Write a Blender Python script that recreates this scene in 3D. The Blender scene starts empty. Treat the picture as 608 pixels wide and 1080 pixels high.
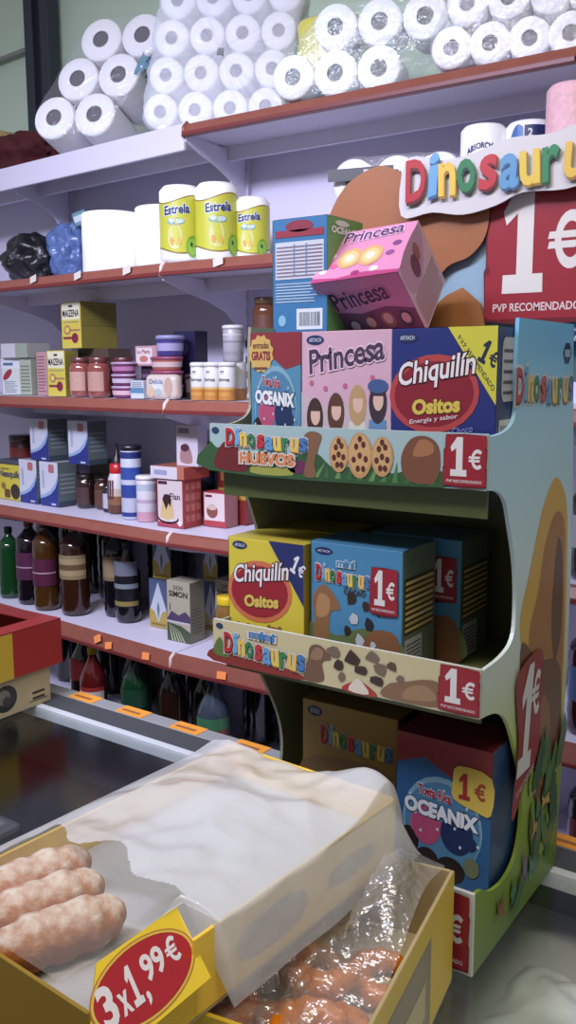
import bpy, bmesh, math, random
from math import sin, cos, pi, radians
from mathutils import Vector, Matrix, noise
random.seed(7)
SC = bpy.context.scene
H = 1.70                                    # eye height; heights below are often given relative to it

# ------------------------------------------------------------------ camera, world, lamps, exposure
cam = bpy.data.cameras.new('camera'); camo = bpy.data.objects.new('camera', cam)
SC.collection.objects.link(camo); SC.camera = camo
cam.sensor_fit = 'VERTICAL'; cam.sensor_height = 36; cam.lens = 32.0; cam.clip_start = .02
right = Vector((.82603714, .5636056, -.0033726)); down = Vector((.08481805, -.13022312, -.98785011))
fwd = Vector((-.55719704, .81571482, -.15537306))
camo.matrix_world = Matrix((( right.x, -down.x, -fwd.x, 0), (right.y, -down.y, -fwd.y, 0), (right.z, -down.z, -fwd.z, H), (0, 0, 0, 1)))
w = bpy.data.worlds.new('room_air'); SC.world = w; w.use_nodes = True
w.node_tree.nodes['Background'].inputs[0].default_value = (.68, .68, .75, 1)
w.node_tree.nodes['Background'].inputs[1].default_value = .36
def area(name, loc, target, sx, sy, power, col, spread=180):
    l = bpy.data.lights.new(name, 'AREA'); l.shape = 'RECTANGLE'; l.size = sx; l.size_y = sy
    l.energy = power; l.color = col; l.spread = radians(spread)
    o = bpy.data.objects.new(name, l); SC.collection.objects.link(o); o.location = loc
    o.rotation_euler = (Vector(target) - Vector(loc)).to_track_quat('-Z', 'Y').to_euler()
    return o
area('aisle_tube_lamp', (-1.6, -.1, 3.0), (-2.0, 2.3, 1.0), 1.5, .25, 40, (.72, .74, 1.0), 105)
area('ceiling_tube_lamp', (-.1, .25, 3.1), (-.6, 1.0, 1.0), 1.4, .3, 27, (1.0, .93, .80))
SC.view_settings.view_transform = 'Standard'; SC.view_settings.look = 'None'
SC.view_settings.exposure = 0.0; SC.view_settings.gamma = 1.0
SC.view_settings.use_curve_mapping = False

# ------------------------------------------------------------------ materials
def lin(c):
    return tuple(((v/255.0)/12.92 if v/255.0 <= .04045 else ((v/255.0+.055)/1.055)**2.4) for v in c)
_M = {}
def mat(col, rough=.55, metal=0., alpha=1., coat=0., bump=0., scale=40., vary=.0, key=''):
    k = (tuple(col), rough, metal, alpha, coat, bump, scale, vary, key)
    if k in _M: return _M[k]
    m = bpy.data.materials.new('surface'); m.use_nodes = True
    nt = m.node_tree; b = nt.nodes['Principled BSDF']; L = lin(col)
    b.inputs['Base Color'].default_value = (*L, 1); b.inputs['Roughness'].default_value = rough
    b.inputs['Metallic'].default_value = metal; b.inputs['Alpha'].default_value = alpha
    b.inputs['Coat Weight'].default_value = coat; b.inputs['Coat Roughness'].default_value = .08
    if bump or vary:
        tc = nt.nodes.new('ShaderNodeTexCoord'); n = nt.nodes.new('ShaderNodeTexNoise')
        n.inputs['Scale'].default_value = scale; n.inputs['Detail'].default_value = 4
        nt.links.new(tc.outputs['Object'], n.inputs['Vector'])
        if bump:
            bp = nt.nodes.new('ShaderNodeBump'); bp.inputs['Strength'].default_value = bump; bp.inputs['Distance'].default_value = .01
            nt.links.new(n.outputs['Fac'], bp.inputs['Height']); nt.links.new(bp.outputs['Normal'], b.inputs['Normal'])
        if vary:
            mx = nt.nodes.new('ShaderNodeMix'); mx.data_type = 'RGBA'
            mx.inputs[6].default_value = (*[v*(1-vary) for v in L], 1); mx.inputs[7].default_value = (*[min(1, v*(1+vary)) for v in L], 1)
            nt.links.new(n.outputs['Fac'], mx.inputs[0]); nt.links.new(mx.outputs[2], b.inputs['Base Color'])
    _M[k] = m; return m
def P(r, g, b):                                                # printed card, slightly faded inks
    g_ = .3*r+.55*g+.15*b; return mat(tuple(round(.90*(.81*c+.19*g_)) for c in (r, g, b)), .42, coat=.12)
def film(col, alpha, rough=.15, scale=60, bump=.5, key='film'):
    return mat(col, rough, alpha=alpha, coat=.6, bump=bump, scale=scale, key=key)
def cling_mat(col, a, gloss, rough, scale, bump):
    m = bpy.data.materials.new('clear_film'); m.use_nodes = True; nt = m.node_tree
    for n in list(nt.nodes):
        if n.type != 'OUTPUT_MATERIAL': nt.nodes.remove(n)
    N = lambda t: nt.nodes.new('ShaderNode'+t); L = nt.links.new
    out = nt.nodes[0]; tr = N('BsdfTransparent'); df = N('BsdfDiffuse'); gl = N('BsdfGlossy'); mx = N('MixShader'); ad = N('AddShader')
    tc = N('TexCoord'); no = N('TexNoise'); bp = N('Bump'); no.inputs['Scale'].default_value = scale; no.inputs['Detail'].default_value = 3
    bp.inputs['Strength'].default_value = bump; bp.inputs['Distance'].default_value = .01
    L(tc.outputs['Object'], no.inputs['Vector']); L(no.outputs['Fac'], bp.inputs['Height'])
    for q in (df, gl): L(bp.outputs['Normal'], q.inputs['Normal'])
    tr.inputs[0].default_value = (1-gloss, 1-gloss, 1-gloss, 1); df.inputs[0].default_value = (*lin(col), 1); gl.inputs[0].default_value = (gloss, gloss, gloss, 1); gl.inputs['Roughness'].default_value = rough
    mx.inputs[0].default_value = a; L(tr.outputs[0], mx.inputs[1]); L(df.outputs[0], mx.inputs[2]); L(mx.outputs[0], ad.inputs[0]); L(gl.outputs[0], ad.inputs[1]); L(ad.outputs[0], out.inputs[0])
    return m
def ramp_mat(axis, lo, hi, stops, rough=.42):
    m = bpy.data.materials.new('printed_board'); m.use_nodes = True
    nt = m.node_tree; b = nt.nodes['Principled BSDF']; b.inputs['Roughness'].default_value = rough
    tc = nt.nodes.new('ShaderNodeTexCoord'); sx = nt.nodes.new('ShaderNodeSeparateXYZ'); mr = nt.nodes.new('ShaderNodeMapRange')
    cr = nt.nodes.new('ShaderNodeValToRGB')
    mr.inputs[1].default_value = lo; mr.inputs[2].default_value = hi
    nt.links.new(tc.outputs['Object'], sx.inputs[0]); nt.links.new(sx.outputs[axis], mr.inputs[0])
    nt.links.new(mr.outputs[0], cr.inputs[0]); nt.links.new(cr.outputs[0], b.inputs['Base Color'])
    e = cr.color_ramp.elements
    while len(e) < len(stops): e.new(.5)
    for i, (p, c) in enumerate(stops): e[i].position = p; e[i].color = (*lin(c), 1)
    return m
def glass_mat(tint, refl=.08):
    m = bpy.data.materials.new('pane_glass'); m.use_nodes = True; nt = m.node_tree
    for n in list(nt.nodes):
        if n.type != 'OUTPUT_MATERIAL': nt.nodes.remove(n)
    out = nt.nodes[0]; tr = nt.nodes.new('ShaderNodeBsdfTransparent'); gl = nt.nodes.new('ShaderNodeBsdfGlossy')
    tr.inputs[0].default_value = (*tint, 1); gl.inputs['Roughness'].default_value = .15
    lw = nt.nodes.new('ShaderNodeLayerWeight'); lw.inputs[0].default_value = .22; sc_ = nt.nodes.new('ShaderNodeMath'); sc_.operation = 'POWER'; sc_.inputs[1].default_value = 2.2; nt.links.new(lw.outputs['Facing'], sc_.inputs[0])
    mx = nt.nodes.new('ShaderNodeMixShader'); ad = nt.nodes.new('ShaderNodeMath'); ad.operation = 'ADD'; ad.inputs[1].default_value = refl
    nt.links.new(sc_.outputs[0], ad.inputs[0]); nt.links.new(ad.outputs[0], mx.inputs[0])
    nt.links.new(tr.outputs[0], mx.inputs[1]); nt.links.new(gl.outputs[0], mx.inputs[2]); nt.links.new(mx.outputs[0], out.inputs[0])
    return m
WHITE = (238, 238, 240); BLACK = (22, 20, 24); RED = (186, 26, 40); NAVY = (28, 38, 110)

# ------------------------------------------------------------------ mesh builder
_G = {}
def glyphs(s, off):
    k = (s, off)
    if k not in _G:
        c = bpy.data.curves.new('t', 'FONT'); c.body = s; c.offset = off; c.resolution_u = 3
        o = bpy.data.objects.new('t', c); me = o.to_mesh()
        _G[k] = ([(v.co.x, v.co.y) for v in me.vertices], [tuple(p.vertices) for p in me.polygons])
        o.to_mesh_clear(); bpy.data.objects.remove(o); bpy.data.curves.remove(c)
    return _G[k]
def smooth_loop(pts, n=5):
    out = []; N = len(pts)
    for i in range(N):
        p0, p1, p2, p3 = (Vector(pts[(i+k-1) % N]) for k in range(4))
        for j in range(n):
            t = j/n
            q = .5*((2*p1)+(-p0+p2)*t+(2*p0-5*p1+4*p2-p3)*t*t+(-p0+3*p1-3*p2+p3)*t**3)
            out.append((q.x, q.y))
    return out
class Face:
    """an affine frame on a face: P(u,v)=o+u*a+v*b"""
    def __init__(s, o, a, b, lift=0):
        s.o = Vector(o); s.a = Vector(a); s.b = Vector(b); s.n = s.a.cross(s.b).normalized(); s.lift = lift
    def at(s, u, v, k): return s.o + s.a*u + s.b*v + s.n*(.0003*(k+s.lift))
    def sub(s, u0, v0, u1, v1, lift=0):
        return Face(s.o + s.a*u0 + s.b*v0, s.a*(u1-u0), s.b*(v1-v0), s.lift+lift)
    def aff(s, p0, pu, pv, lift=0):
        f = lambda p: s.o + s.a*p[0] + s.b*p[1]
        return Face(f(p0), f(pu)-f(p0), f(pv)-f(p0), s.lift+lift)
class MB:
    def __init__(s): s.v = []; s.f = []; s.fm = []; s.fs = []; s.mats = []; s.M = Matrix.Identity(4)
    def mi(s, m):
        if isinstance(m, tuple): m = P(*m)
        if m not in s.mats: s.mats.append(m)
        return s.mats.index(m)
    def add(s, vs, fs, m, smooth=False):
        b = len(s.v); k = s.mi(m)
        s.v += [tuple(s.M @ Vector(p)) for p in vs]
        for f in fs: s.f.append(tuple(i+b for i in f)); s.fm.append(k); s.fs.append(smooth)
    def box(s, x0, y0, z0, x1, y1, z1, m, bev=0, seg=2, fn=None, cuts=0):
        bm = bmesh.new(); bmesh.ops.create_cube(bm, size=1)
        for v in bm.verts: v.co = ((x0+x1)/2+v.co.x*(x1-x0), (y0+y1)/2+v.co.y*(y1-y0), (z0+z1)/2+v.co.z*(z1-z0))
        if bev: bmesh.ops.bevel(bm, geom=bm.edges[:], offset=bev, segments=seg, affect='EDGES', profile=.5)
        if cuts: bmesh.ops.subdivide_edges(bm, edges=bm.edges[:], cuts=cuts, use_grid_fill=True)
        if fn:
            for v in bm.verts: v.co = fn(v.co)
        bm.verts.index_update()
        s.add([v.co.copy() for v in bm.verts], [[v.index for v in f.verts] for f in bm.faces], m, bool(fn)); bm.free()
    def lathe(s, prof, m, seg=24, c=(0, 0, 0), fn=None, smooth=True):
        """prof: [(r,z)] or [(r,z,material for the band above)]"""
        cur = m; vs = []; rings = []
        for p in prof:
            ring = []
            for i in range(seg):
                a = 2*pi*i/seg; q = (c[0]+p[0]*cos(a), c[1]+p[0]*sin(a), c[2]+p[1])
                ring.append(len(vs)); vs.append(fn(Vector(q)) if fn else q)
            rings.append(ring)
        groups = {}
        for i in range(len(prof)-1):
            if len(prof[i]) > 2: cur = prof[i][2]
            k = s.mi(cur); groups.setdefault(k, [])
            for j in range(seg):
                groups[k].append((rings[i][j], rings[i][(j+1) % seg], rings[i+1][(j+1) % seg], rings[i+1][j]))
        b = len(s.v); s.v += [tuple(s.M @ Vector(p)) for p in vs]
        for k, fs in groups.items():
            for f in fs: s.f.append(tuple(x+b for x in f)); s.fm.append(k); s.fs.append(smooth)
    def tube(s, path, r, m, seg=8, cap=True, smooth=True):
        vs = []; fs = []; n = len(path); path = [Vector(p) for p in path]
        for i, p in enumerate(path):
            d = (path[min(i+1, n-1)]-path[max(i-1, 0)]).normalized()
            u = d.cross(Vector((0, 0, 1)));  u = u.normalized() if u.length > .05 else Vector((1, 0, 0)); w_ = d.cross(u)
            rr = r[i] if isinstance(r, (list, tuple)) else r
            for j in range(seg): a = 2*pi*j/seg; vs.append(p + u*(rr*cos(a)) + w_*(rr*sin(a)))
        for i in range(n-1):
            for j in range(seg): fs.append((i*seg+j, i*seg+(j+1) % seg, (i+1)*seg+(j+1) % seg, (i+1)*seg+j))
        if cap: fs.append(tuple(range(seg))[::-1]); fs.append(tuple((n-1)*seg+j for j in range(seg)))
        s.add(vs, fs, m, smooth)
    def prism(s, pts, axis_o, a, b, depth, m, sm=False):
        """2D outline in frame (o,a,b) extruded by depth along a x b"""
        F = Face(axis_o, a, b); n = len(pts)
        f0 = [F.o+F.a*u+F.b*v for u, v in pts]; f1 = [p+F.n*depth for p in f0]
        s.add(f0+f1, [tuple(range(n))[::-1], tuple(range(n, 2*n))], m)
        s.add(f0+f1, [(i, (i+1) % n, n+(i+1) % n, n+i) for i in range(n)], m, sm)
    def grid(s, nu, nv, fn, m, smooth=True, mfn=None):
        vs = [fn(i/(nu-1), j/(nv-1)) for i in range(nu) for j in range(nv)]
        by = {}
        for i in range(nu-1):
            for j in range(nv-1):
                mm = mfn((i+.5)/(nu-1), (j+.5)/(nv-1)) if mfn else m
                if mm is None: continue
                by.setdefault(s.mi(mm), []).append((i*nv+j, (i+1)*nv+j, (i+1)*nv+j+1, i*nv+j+1))
        b = len(s.v); s.v += [tuple(s.M @ Vector(p)) for p in vs]
        for k, fs in by.items():
            for f in fs: s.f.append(tuple(x+b for x in f)); s.fm.append(k); s.fs.append(smooth)
    def blob(s, c, r, m, amp=.15, freq=3, seg=20, seed=0):
        vs = []; fs = []
        for i in range(seg+1):
            for j in range(seg*2):
                t = pi*i/seg; a = pi*j/seg; d = Vector((sin(t)*cos(a), sin(t)*sin(a), cos(t)))
                k = 1+amp*noise.noise(d*freq+Vector((seed*7.3, seed, 0)))*1.6
                vs.append((c[0]+d.x*r[0]*k, c[1]+d.y*r[1]*k, max(.0005, c[2]+d.z*r[2]*k)))
        n = seg*2
        for i in range(seg):
            for j in range(n): fs.append((i*n+j, (i+1)*n+j, (i+1)*n+(j+1) % n, i*n+(j+1) % n))
        s.add(vs, fs, m, True)
    # ---- print on faces
    def poly(s, F, pts, m, k=1, sm=0):
        if sm: pts = smooth_loop(pts, sm)
        s.add([F.at(u, v, k) for u, v in pts], [tuple(range(len(pts)))], m)
    def rect(s, F, u0, v0, u1, v1, m, k=1): s.poly(F, [(u0, v0), (u1, v0), (u1, v1), (u0, v1)], m, k)
    def ell(s, F, u, v, ru, rv, m, k=1, n=22, rot=0):
        pts = []
        for i in range(n):
            a = 2*pi*i/n; x, y = ru*cos(a), rv*sin(a)
            pts.append((u+x*cos(rot)-y*sin(rot), v+x*sin(rot)+y*cos(rot)))
        s.poly(F, pts, m, k)
    def rr(s, F, u0, v0, u1, v1, m, k=1, r=.2):
        ru = r*(u1-u0); rv = r*(v1-v0); pts = []
        for cu, cv, a0 in ((u1-ru, v0+rv, -pi/2), (u1-ru, v1-rv, 0), (u0+ru, v1-rv, pi/2), (u0+ru, v0+rv, pi)):
            for i in range(5): a = a0+pi/2*i/4; pts.append((cu+ru*cos(a), cv+rv*sin(a)))
        s.poly(F, pts, m, k)
    def text(s, F, t, u, v, w_, h_, m, k=2, bold=.015, out=None, ow=.06, arc=0):
        vs, fs = glyphs(t, bold)
        if not vs: return
        x0 = min(p[0] for p in vs); x1 = max(p[0] for p in vs); y0 = min(p[1] for p in vs); y1 = max(p[1] for p in vs)
        sx = w_/(x1-x0); sy = h_/(y1-y0)
        def mp(p, kk):
            q = (p[0]-x0)*sx; dv = arc*h_*math.sin(pi*max(0, min(1, q/w_))) if arc else 0
            return F.at(u+q, v+(p[1]-y0)*sy+dv, kk)
        if out:
            ovs, ofs = glyphs(t, bold+ow); s.add([mp(p, k-.6) for p in ovs], ofs, out)
        s.add([mp(p, k) for p in vs], fs, m)
    def one(s, F, m, k=3):
        s.poly(F, [(.40, 1), (.74, 1), (.74, .17), (.98, .17), (.99, 0), (.03, 0), (.04, .17), (.36, .17), (.36, .72), (.10, .62), (.02, .74)], m, k)
    def euro(s, F, m, k=3):
        n = 16; vs = []; fs = []
        for i in range(n+1):
            a = radians(48)+radians(264)*i/n
            vs += [F.at(.60+.42*cos(a), .5+.5*sin(a), k), F.at(.60+.25*cos(a), .5+.31*sin(a), k)]
        for i in range(n): fs.append((2*i, 2*i+2, 2*i+3, 2*i+1))
        s.add(vs, fs, m)
        for v in (.36, .53): s.poly(F, [(.0, v), (.72, v), (.78, v+.12), (.04, v+.12)], m, k+.2)
    def lines(s, F, u0, v0, u1, v1, n, m, k=1, fill=.45, rag=0):
        for i in range(n):
            a = v0+(v1-v0)*i/n; e = u1-(random.random()*rag*(u1-u0))
            s.rect(F, u0, a, e, a+(v1-v0)/n*fill, m, k)
    def bars(s, F, u0, v0, u1, v1, n, m, k=1):
        x = u0
        rng = random.Random(n)
        for i in range(n):
            d = (u1-u0)/n; s.rect(F, u0+d*i, v0, u0+d*i+d*rng.uniform(.25, .7), v1, m, k)
    def build(s, name, parent=None, loc=None, rz=0, label=None, cat=None, group=None, kind=None):
        me = bpy.data.meshes.new(name); me.from_pydata(s.v, [], s.f)
        for m in s.mats: me.materials.append(m)
        me.polygons.foreach_set('material_index', s.fm); me.polygons.foreach_set('use_smooth', s.fs); me.update()
        o = bpy.data.objects.new(name, me); SC.collection.objects.link(o)
        if parent: o.parent = parent
        if loc: o.location = loc
        if rz: o.rotation_euler = (0, 0, rz)
        return tag(o, label, cat, group, kind)
def tag(o, label=None, cat=None, group=None, kind=None):
    if label: o['label'] = label
    if cat: o['category'] = cat
    if group: o['group'] = group
    if kind: o['kind'] = kind
    return o
def empty(name, loc, label, cat, rz=0, group=None, parent=None):
    o = bpy.data.objects.new(name, None); SC.collection.objects.link(o)
    o.location = loc; o.rotation_euler = (0, 0, rz); o.empty_display_size = .05
    return tag(o, label, cat, group)
def copy_tree(o, parent=None):
    c = o.copy(); SC.collection.objects.link(c)
    if parent: c.parent = parent
    for ch in list(o.children): copy_tree(ch, c)
    return c
def faces(w_, d, h, x=0, y=0, z=0):
    """front, right, left, back, top faces of a carton whose base centre is x,y,z"""
    return dict(F=Face((x-w_/2, y-d/2, z), (w_, 0, 0), (0, 0, h)), R=Face((x+w_/2, y-d/2, z), (0, d, 0), (0, 0, h)),
                L=Face((x-w_/2, y+d/2, z), (0, -d, 0), (0, 0, h)), B=Face((x+w_/2, y+d/2, z), (-w_, 0, 0), (0, 0, h)),
                T=Face((x-w_/2, y-d/2, z+h), (w_, 0, 0), (0, d, 0)))
def card_box(mb, w_, d, h, col, bev=.0012): mb.box(-w_/2, -d/2, 0, w_/2, d/2, h, P(*col), bev, 1)

# ------------------------------------------------------------------ the setting
def struct(name, mb): return mb.build(name, kind='structure')
b = MB(); b.box(-6, -2, -.05, 4, 3.2, 0, mat((120, 112, 104), .5, bump=.1, vary=.15, scale=6)); struct('floor', b)
b = MB(); b.box(-6, 2.78, 0, 4, 2.90, 3.6, mat((196, 214, 192), .8, bump=.08, scale=25)); struct('wall_back', b)
b = MB()
for x in (-3.155, -3.06): b.box(x, 2.70, 0, x+.05, 2.76, 3.6, mat((44, 52, 62), .4), .004)
b.box(-3.105, 2.72, 0, -3.06, 2.76, 3.6, mat((30, 36, 46), .5)); struct('trim_1', b)
b = MB(); b.tube([(-3.75, 2.755, 3.0), (-3.16, 2.755, 3.03)], .012, mat((130, 132, 130), .5)); struct('trim_2', b)

# ------------------------------------------------------------------ wall shelving
TH = radians(5.69); SO = Vector((-1.80, 2.0, 0))
SURF = {1: 2.40, 2: 2.001, 3: 1.611, 4: 1.218, 5: .845, 6: .46}
lav = mat((214, 210, 226), .45, bump=.03, scale=8); lav2 = mat((206, 202, 220), .5, bump=.03, scale=8)
strip_m = mat((136, 78, 64), .38, vary=.18, scale=18); strip_d = mat((112, 44, 42), .4); capw = mat((222, 196, 190), .5)
tag_w = P(232, 218, 206); tag_o = mat((250, 150, 84), .5)
def bay(s): return (TH if s == 'L' else 0)
def at(s, u, v, shelf, dz=0):
    t = -bay(s); z = SURF[shelf]+dz
    return (SO.x + u*cos(t) - v*sin(t), SO.y + u*sin(t) + v*cos(t), z)
def shelving(side, u0, u1, posts, tags, label, ):
    root = empty('shelving_unit', (SO.x, SO.y, 0), label, 'shelves', -bay(side))
    mt = (lambda v: u1-.0996*v) if side == 'L' else (lambda v: u1)
    b = MB(); b.box(u0, .42, .05, mt(.44), .435, 2.46, lav2)
    for k in range(1, 5): b.box(u0, .418, .3+.42*k, mt(.44), .4205, .3+.42*k+.002, mat((150, 146, 170), .6))
    b.build('back_panel', root)
    for k, z in SURF.items():
        f = .11 if k == 1 else 0
        board = MB(); board.prism([(u0, f+.012), (mt(f+.012), f+.012), (mt(.42), .42), (u0, .42)], (0, 0, z-.030), (1, 0, 0), (0, 1, 0), .028, lav)
        if k == 1 and side == 'L':
            board.box(u0, f, z-.075, mt(f+.02), f+.012, z, lav, .003)
            board.box(u0, f+.16, z-.07, mt(f+.2), f+.18, z-.028, lav)
        else: board.box(u0, f+.2, z-.07, mt(f+.22), f+.215, z-.028, lav)
        bo = board.build('shelf_board', root)
        if not (k == 1 and side == 'L'):
            h = .05 if k == 5 else .038
            for a, c in ([(u0, u1)] if side == 'L' else [(u0, 1.128), (1.132, u1)]):
                st = MB()
                st.prism([(f+.016, z), (f+.004, z-.004), (f-.008, z-h+.012), (f-.010, z-h), (f+.014, z-h)], (c, 0, 0), (0, 1, 0), (0, 0, 1), -(c-a), strip_m)
                st.box(a, f-.0125, z-h-.001, c, f-.0085, z-h+.010, strip_d, .001, 1)
                st.build('price_strip', bo)
            if side == 'R':
                cp = MB(); cp.tube([(.001, f-.004, z-h-.002), (.001, f-.001, z-.012), (.006, f+.010, z+.0015)], .006, capw if k > 1 else strip_m, 8); cp.build('end_cap', bo)
        for (tk, tu, tdz, ang) in tags:
            if tk == k:
                t = MB(); h = .05 if k == 5 else .038
                F = Face((tu-.016, f-.0135, z-h*.75+tdz), (.034, 0, .008*ang), (-.004*ang, .004, .022)); t.poly(F, [(0, 0), (1, 0), (1, 1), (0, 1)], tag_o if k == 5 else tag_w, 1)
                t.build('price_ticket', bo)
    for pu in posts:
        p = MB(); p.box(pu-.012, .40, .05, pu+.012, .42, 2.46, mat((196, 192, 206), .4))
        for i in range(46): p.box(pu-.003, .3985, .2+i*.049, pu+.003, .4005, .2+i*.049+.022, mat((40, 38, 48), .6))
        p.build('upright_post', root)
        for k, z in SURF.items():
            f = .11 if k == 1 else .0
            br = MB(); d = .40-f
            prof = [(f+.004, z-.036), (.40, z-.036), (.40, z-.20), (.392, z-.205), (.37, z-.185), (f+d*.74, z-.125), (f+d*.52, z-.098), (f+d*.25, z-.075), (f+.006, z-.05)]
            br.prism(prof, (pu-.003, 0, 0), (0, 1, 0), (0, 0, 1), .006, lav)
            br.build('shelf_bracket', root)
    return root
shelving('L', -1.75, -.002, [-.95], [(5, -.569, -.003, 1), (5, -.336, .004, 2), (5, -.283, -.004, 1), (5, -.103, .0, .4), (2, -.603, .004, 1), (2, -.37, 0, 1), (2, -.137, 0, 1)],
         'left bay of white wall shelving with brown front strips, beside the dark post')
shelving('R', .002, 1.75, [.0, 1.13], [(5, .204, .0, .3), (2, .216, 0, 1)],
         'right bay of white wall shelving with brown front strips, behind the cardboard display')

# ------------------------------------------------------------------ goods helpers
def put(root, s, u, v, k, dz=0, rz=0):
    root.location = at(s, u, v, k, dz); root.rotation_euler = (0, 0, -bay(s)+rz); return root
def roll_mesh(r, L, core=.021, wm=None, cm=None):
    b = MB(); wm = wm or mat((240, 239, 242), .85, bump=.25, scale=90); cm = cm or mat((128, 122, 128), .8)
    pr = [(core, 0, cm), (core*1.05, -.0), (core*1.1, 0, wm), (r-.006, 0), (r-.001, .004), (r, .01), (r, L-.01), (r-.001, L-.004), (r-.006, L), (core, L, cm), (core, 0)]
    b.M = Matrix.Translation((0, -L/2, 0)) @ Matrix.Rotation(-pi/2, 4, 'X')
    b.lathe(pr, wm, 28)
    b.lathe([(core*1.02, .004), (.0005, .005)], mat((92, 88, 94), .9), 28)
    return b
def wrap(w_, d, h, m, amp=.006, seed=1, rough=.3):
    b = MB()
    def fn(c):
        n = noise.noise_vector(c*14+Vector((seed, 0, 0)))*amp*1.6 + noise.noise_vector(c*40+Vector((0, seed, 0)))*amp*.6
        return c+n
    b.box(-w_/2, -d/2, 0, w_/2, d/2, h, m, min(w_, d, h)*.16, 3, fn, 5)
    return b
def hull2(pts):
    pts = sorted(set(pts)); H2 = []
    for seq in (pts, pts[::-1]):
        h = []
        for p in seq:
            while len(h) > 1 and (h[-1][0]-h[-2][0])*(p[1]-h[-2][1])-(h[-1][1]-h[-2][1])*(p[0]-h[-2][0]) <= 0: h.pop()
            h.append(p)
        H2 += h[:-1]
    return H2
def hull_wrap(centers, r, L, m, amp=.003, seed=1):
    hp = hull2([(round(c[0]+r*cos(2*pi*k/24), 5), round(c[1]+r*sin(2*pi*k/24), 5)) for c in centers for k in range(24)])
    dense = []
    for i, p in enumerate(hp):
        q = hp[(i+1) % len(hp)]; n = max(1, int(math.dist(p, q)/.012))
        dense += [(p[0]+(q[0]-p[0])*k/n, p[1]+(q[1]-p[1])*k/n) for k in range(n)]
    cx = sum(p[0] for p in dense)/len(dense); cz = sum(p[1] for p in dense)/len(dense); n = len(dense)
    rings = [(0, .0), (0, .4), (0, .8), (.006, .965)] ; prof = [(-L/2-.004+a, f) for a, f in ((0, .05), (0, .35), (0, .65), (.001, .9), (.006, .985))]
    prof += [(-L/2+.012+(L-.024)*k/6, 1.0) for k in range(7)] + [(L/2+.004-a, f) for a, f in ((.006, .985), (.001, .9), (0, .65), (0, .35), (0, .05))]
    vs = []
    for (y, f) in prof:
        for (x, z) in dense:
            v = Vector((cx+(x-cx)*f, y, cz+(z-cz)*f)); v += noise.noise_vector(v*22+Vector((seed, 0, 0)))*amp*1.5 + noise.noise_vector(v*60+Vector((0, seed, 0)))*amp
            v.z = max(v.z, .0008); vs.append(v)
    fs = [(i*n+j, i*n+(j+1) % n, (i+1)*n+(j+1) % n, (i+1)*n+j) for i in range(len(prof)-1) for j in range(n)]
    b = MB(); b.add(vs, fs, m, True); return b
clear = cling_mat((226, 230, 238), .06, .05, .15, 50, .8); hazy = cling_mat((222, 225, 233), .42, .02, .4, 30, .3)

def roll_pack(label, s, u, v, r, L, centers, wr, wm, rz=0, core=.021, group='packs of paper rolls', shelf=1, extra=None):
    root = empty('toilet_roll_pack', (0, 0, 0), label, 'toilet paper', group=group)
    me = None
    for (x, z) in centers:
        if me is None: o = roll_mesh(r, L, core).build('toilet_roll', root); me = o
        else:
            o = me.copy(); SC.collection.objects.link(o); o.parent = root
        o.location = (x, 0, z)
    x0 = min(c[0] for c in centers)-r-wr; x1 = max(c[0] for c in centers)+r+wr; h = max(c[1] for c in centers)+r+wr
    hull_wrap(centers, r+wr*.5+.001, L, wm, .0015+wr*.25, len(label)).build('plastic_wrap', root)
    if extra: extra(root)
    return put(root, s, u, v, shelf, 0, rz)

# ---- top shelf
def blue_label(root):
    b = MB(); F = Face((.150, -.112, .19), (.07, .085, .0), (.03, .0, .15))
    b.poly(F, [(0, 0), (.25, .15), (.8, .55), (.75, .95), (.35, 1.0), (.15, .6)], P(120, 186, 220), 1, 4)
    b.poly(F, [(.35, .0), (.8, .1), (.8, .42), (.42, .22)], P(26, 60, 100), 1)
    b.poly(F, [(.26, .34), (.36, .56), (.42, .44), (.50, .66), (.56, .54), (.66, .78), (.70, .74), (.58, .46), (.52, .58), (.44, .36), (.38, .48), (.30, .30)], P(*NAVY), 3)
    b.build('paper_label', root)
rd = .073
roll_pack('clear pack of large toilet rolls with a blue label, left end of the top shelf', 'L', -.55, .25, rd, .2,
          [(-.135, rd), (.013, rd), (-.06, rd*2.75), (.088, rd*2.75), (.014, rd*4.5), (.162, rd*4.5)], .004, clear, radians(24), .026, extra=blue_label)
bpy.data.objects['toilet_roll_pack'].rotation_euler[0] = radians(-14); bpy.data.objects['toilet_roll_pack'].location.z += .028
rd = .052
roll_pack('hazy plastic pack of many toilet rolls above the left end of the red shelf', 'R', .012, .25, rd, .11,
          [(-.16+.106*i+(.02*j), rd+.101*j) for j in range(4) for i in range(4)], .012, hazy, radians(24), .017)
rd = .057
def greenp(root):
    pass
def yellow_pack(label, u, v):
    root = empty('paper_roll_pack', (0, 0, 0), label, 'toilet paper', group='packs of paper rolls')
    b = wrap(.17, .14, .27, film((214, 206, 96), .92, rough=.25), .006, 3); b.build('yellow_film', root)
    b = MB()
    for x, z in ((-.045, .07), (.045, .07), (-.045, .18), (.045, .18)):
        b.M = Matrix.Translation((x, -.062, z)) @ Matrix.Rotation(-pi/2, 4, 'X'); b.lathe([(.04, 0), (.04, .05), (.018, .052), (.016, .0)], mat((240, 240, 236), .8), 18)
    b.build('toilet_roll', root)
    return put(root, 'R', u, v, 1, 0, radians(10))
yellow_pack('yellow film pack of paper rolls behind the rolls on the red top shelf', .36, .345)
roll_pack('pack of six white toilet rolls in two staggered rows on the red top shelf', 'R', .475, .195, rd, .12,
          [(-.115, rd), (0, rd), (.116, rd), (.0, rd*2.95), (.116, rd*2.95), (.232, rd*2.95)], .003, cling_mat((206, 230, 222), .14, .05, .15, 50, .8), radians(16), .020)
rd = .0485
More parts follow.
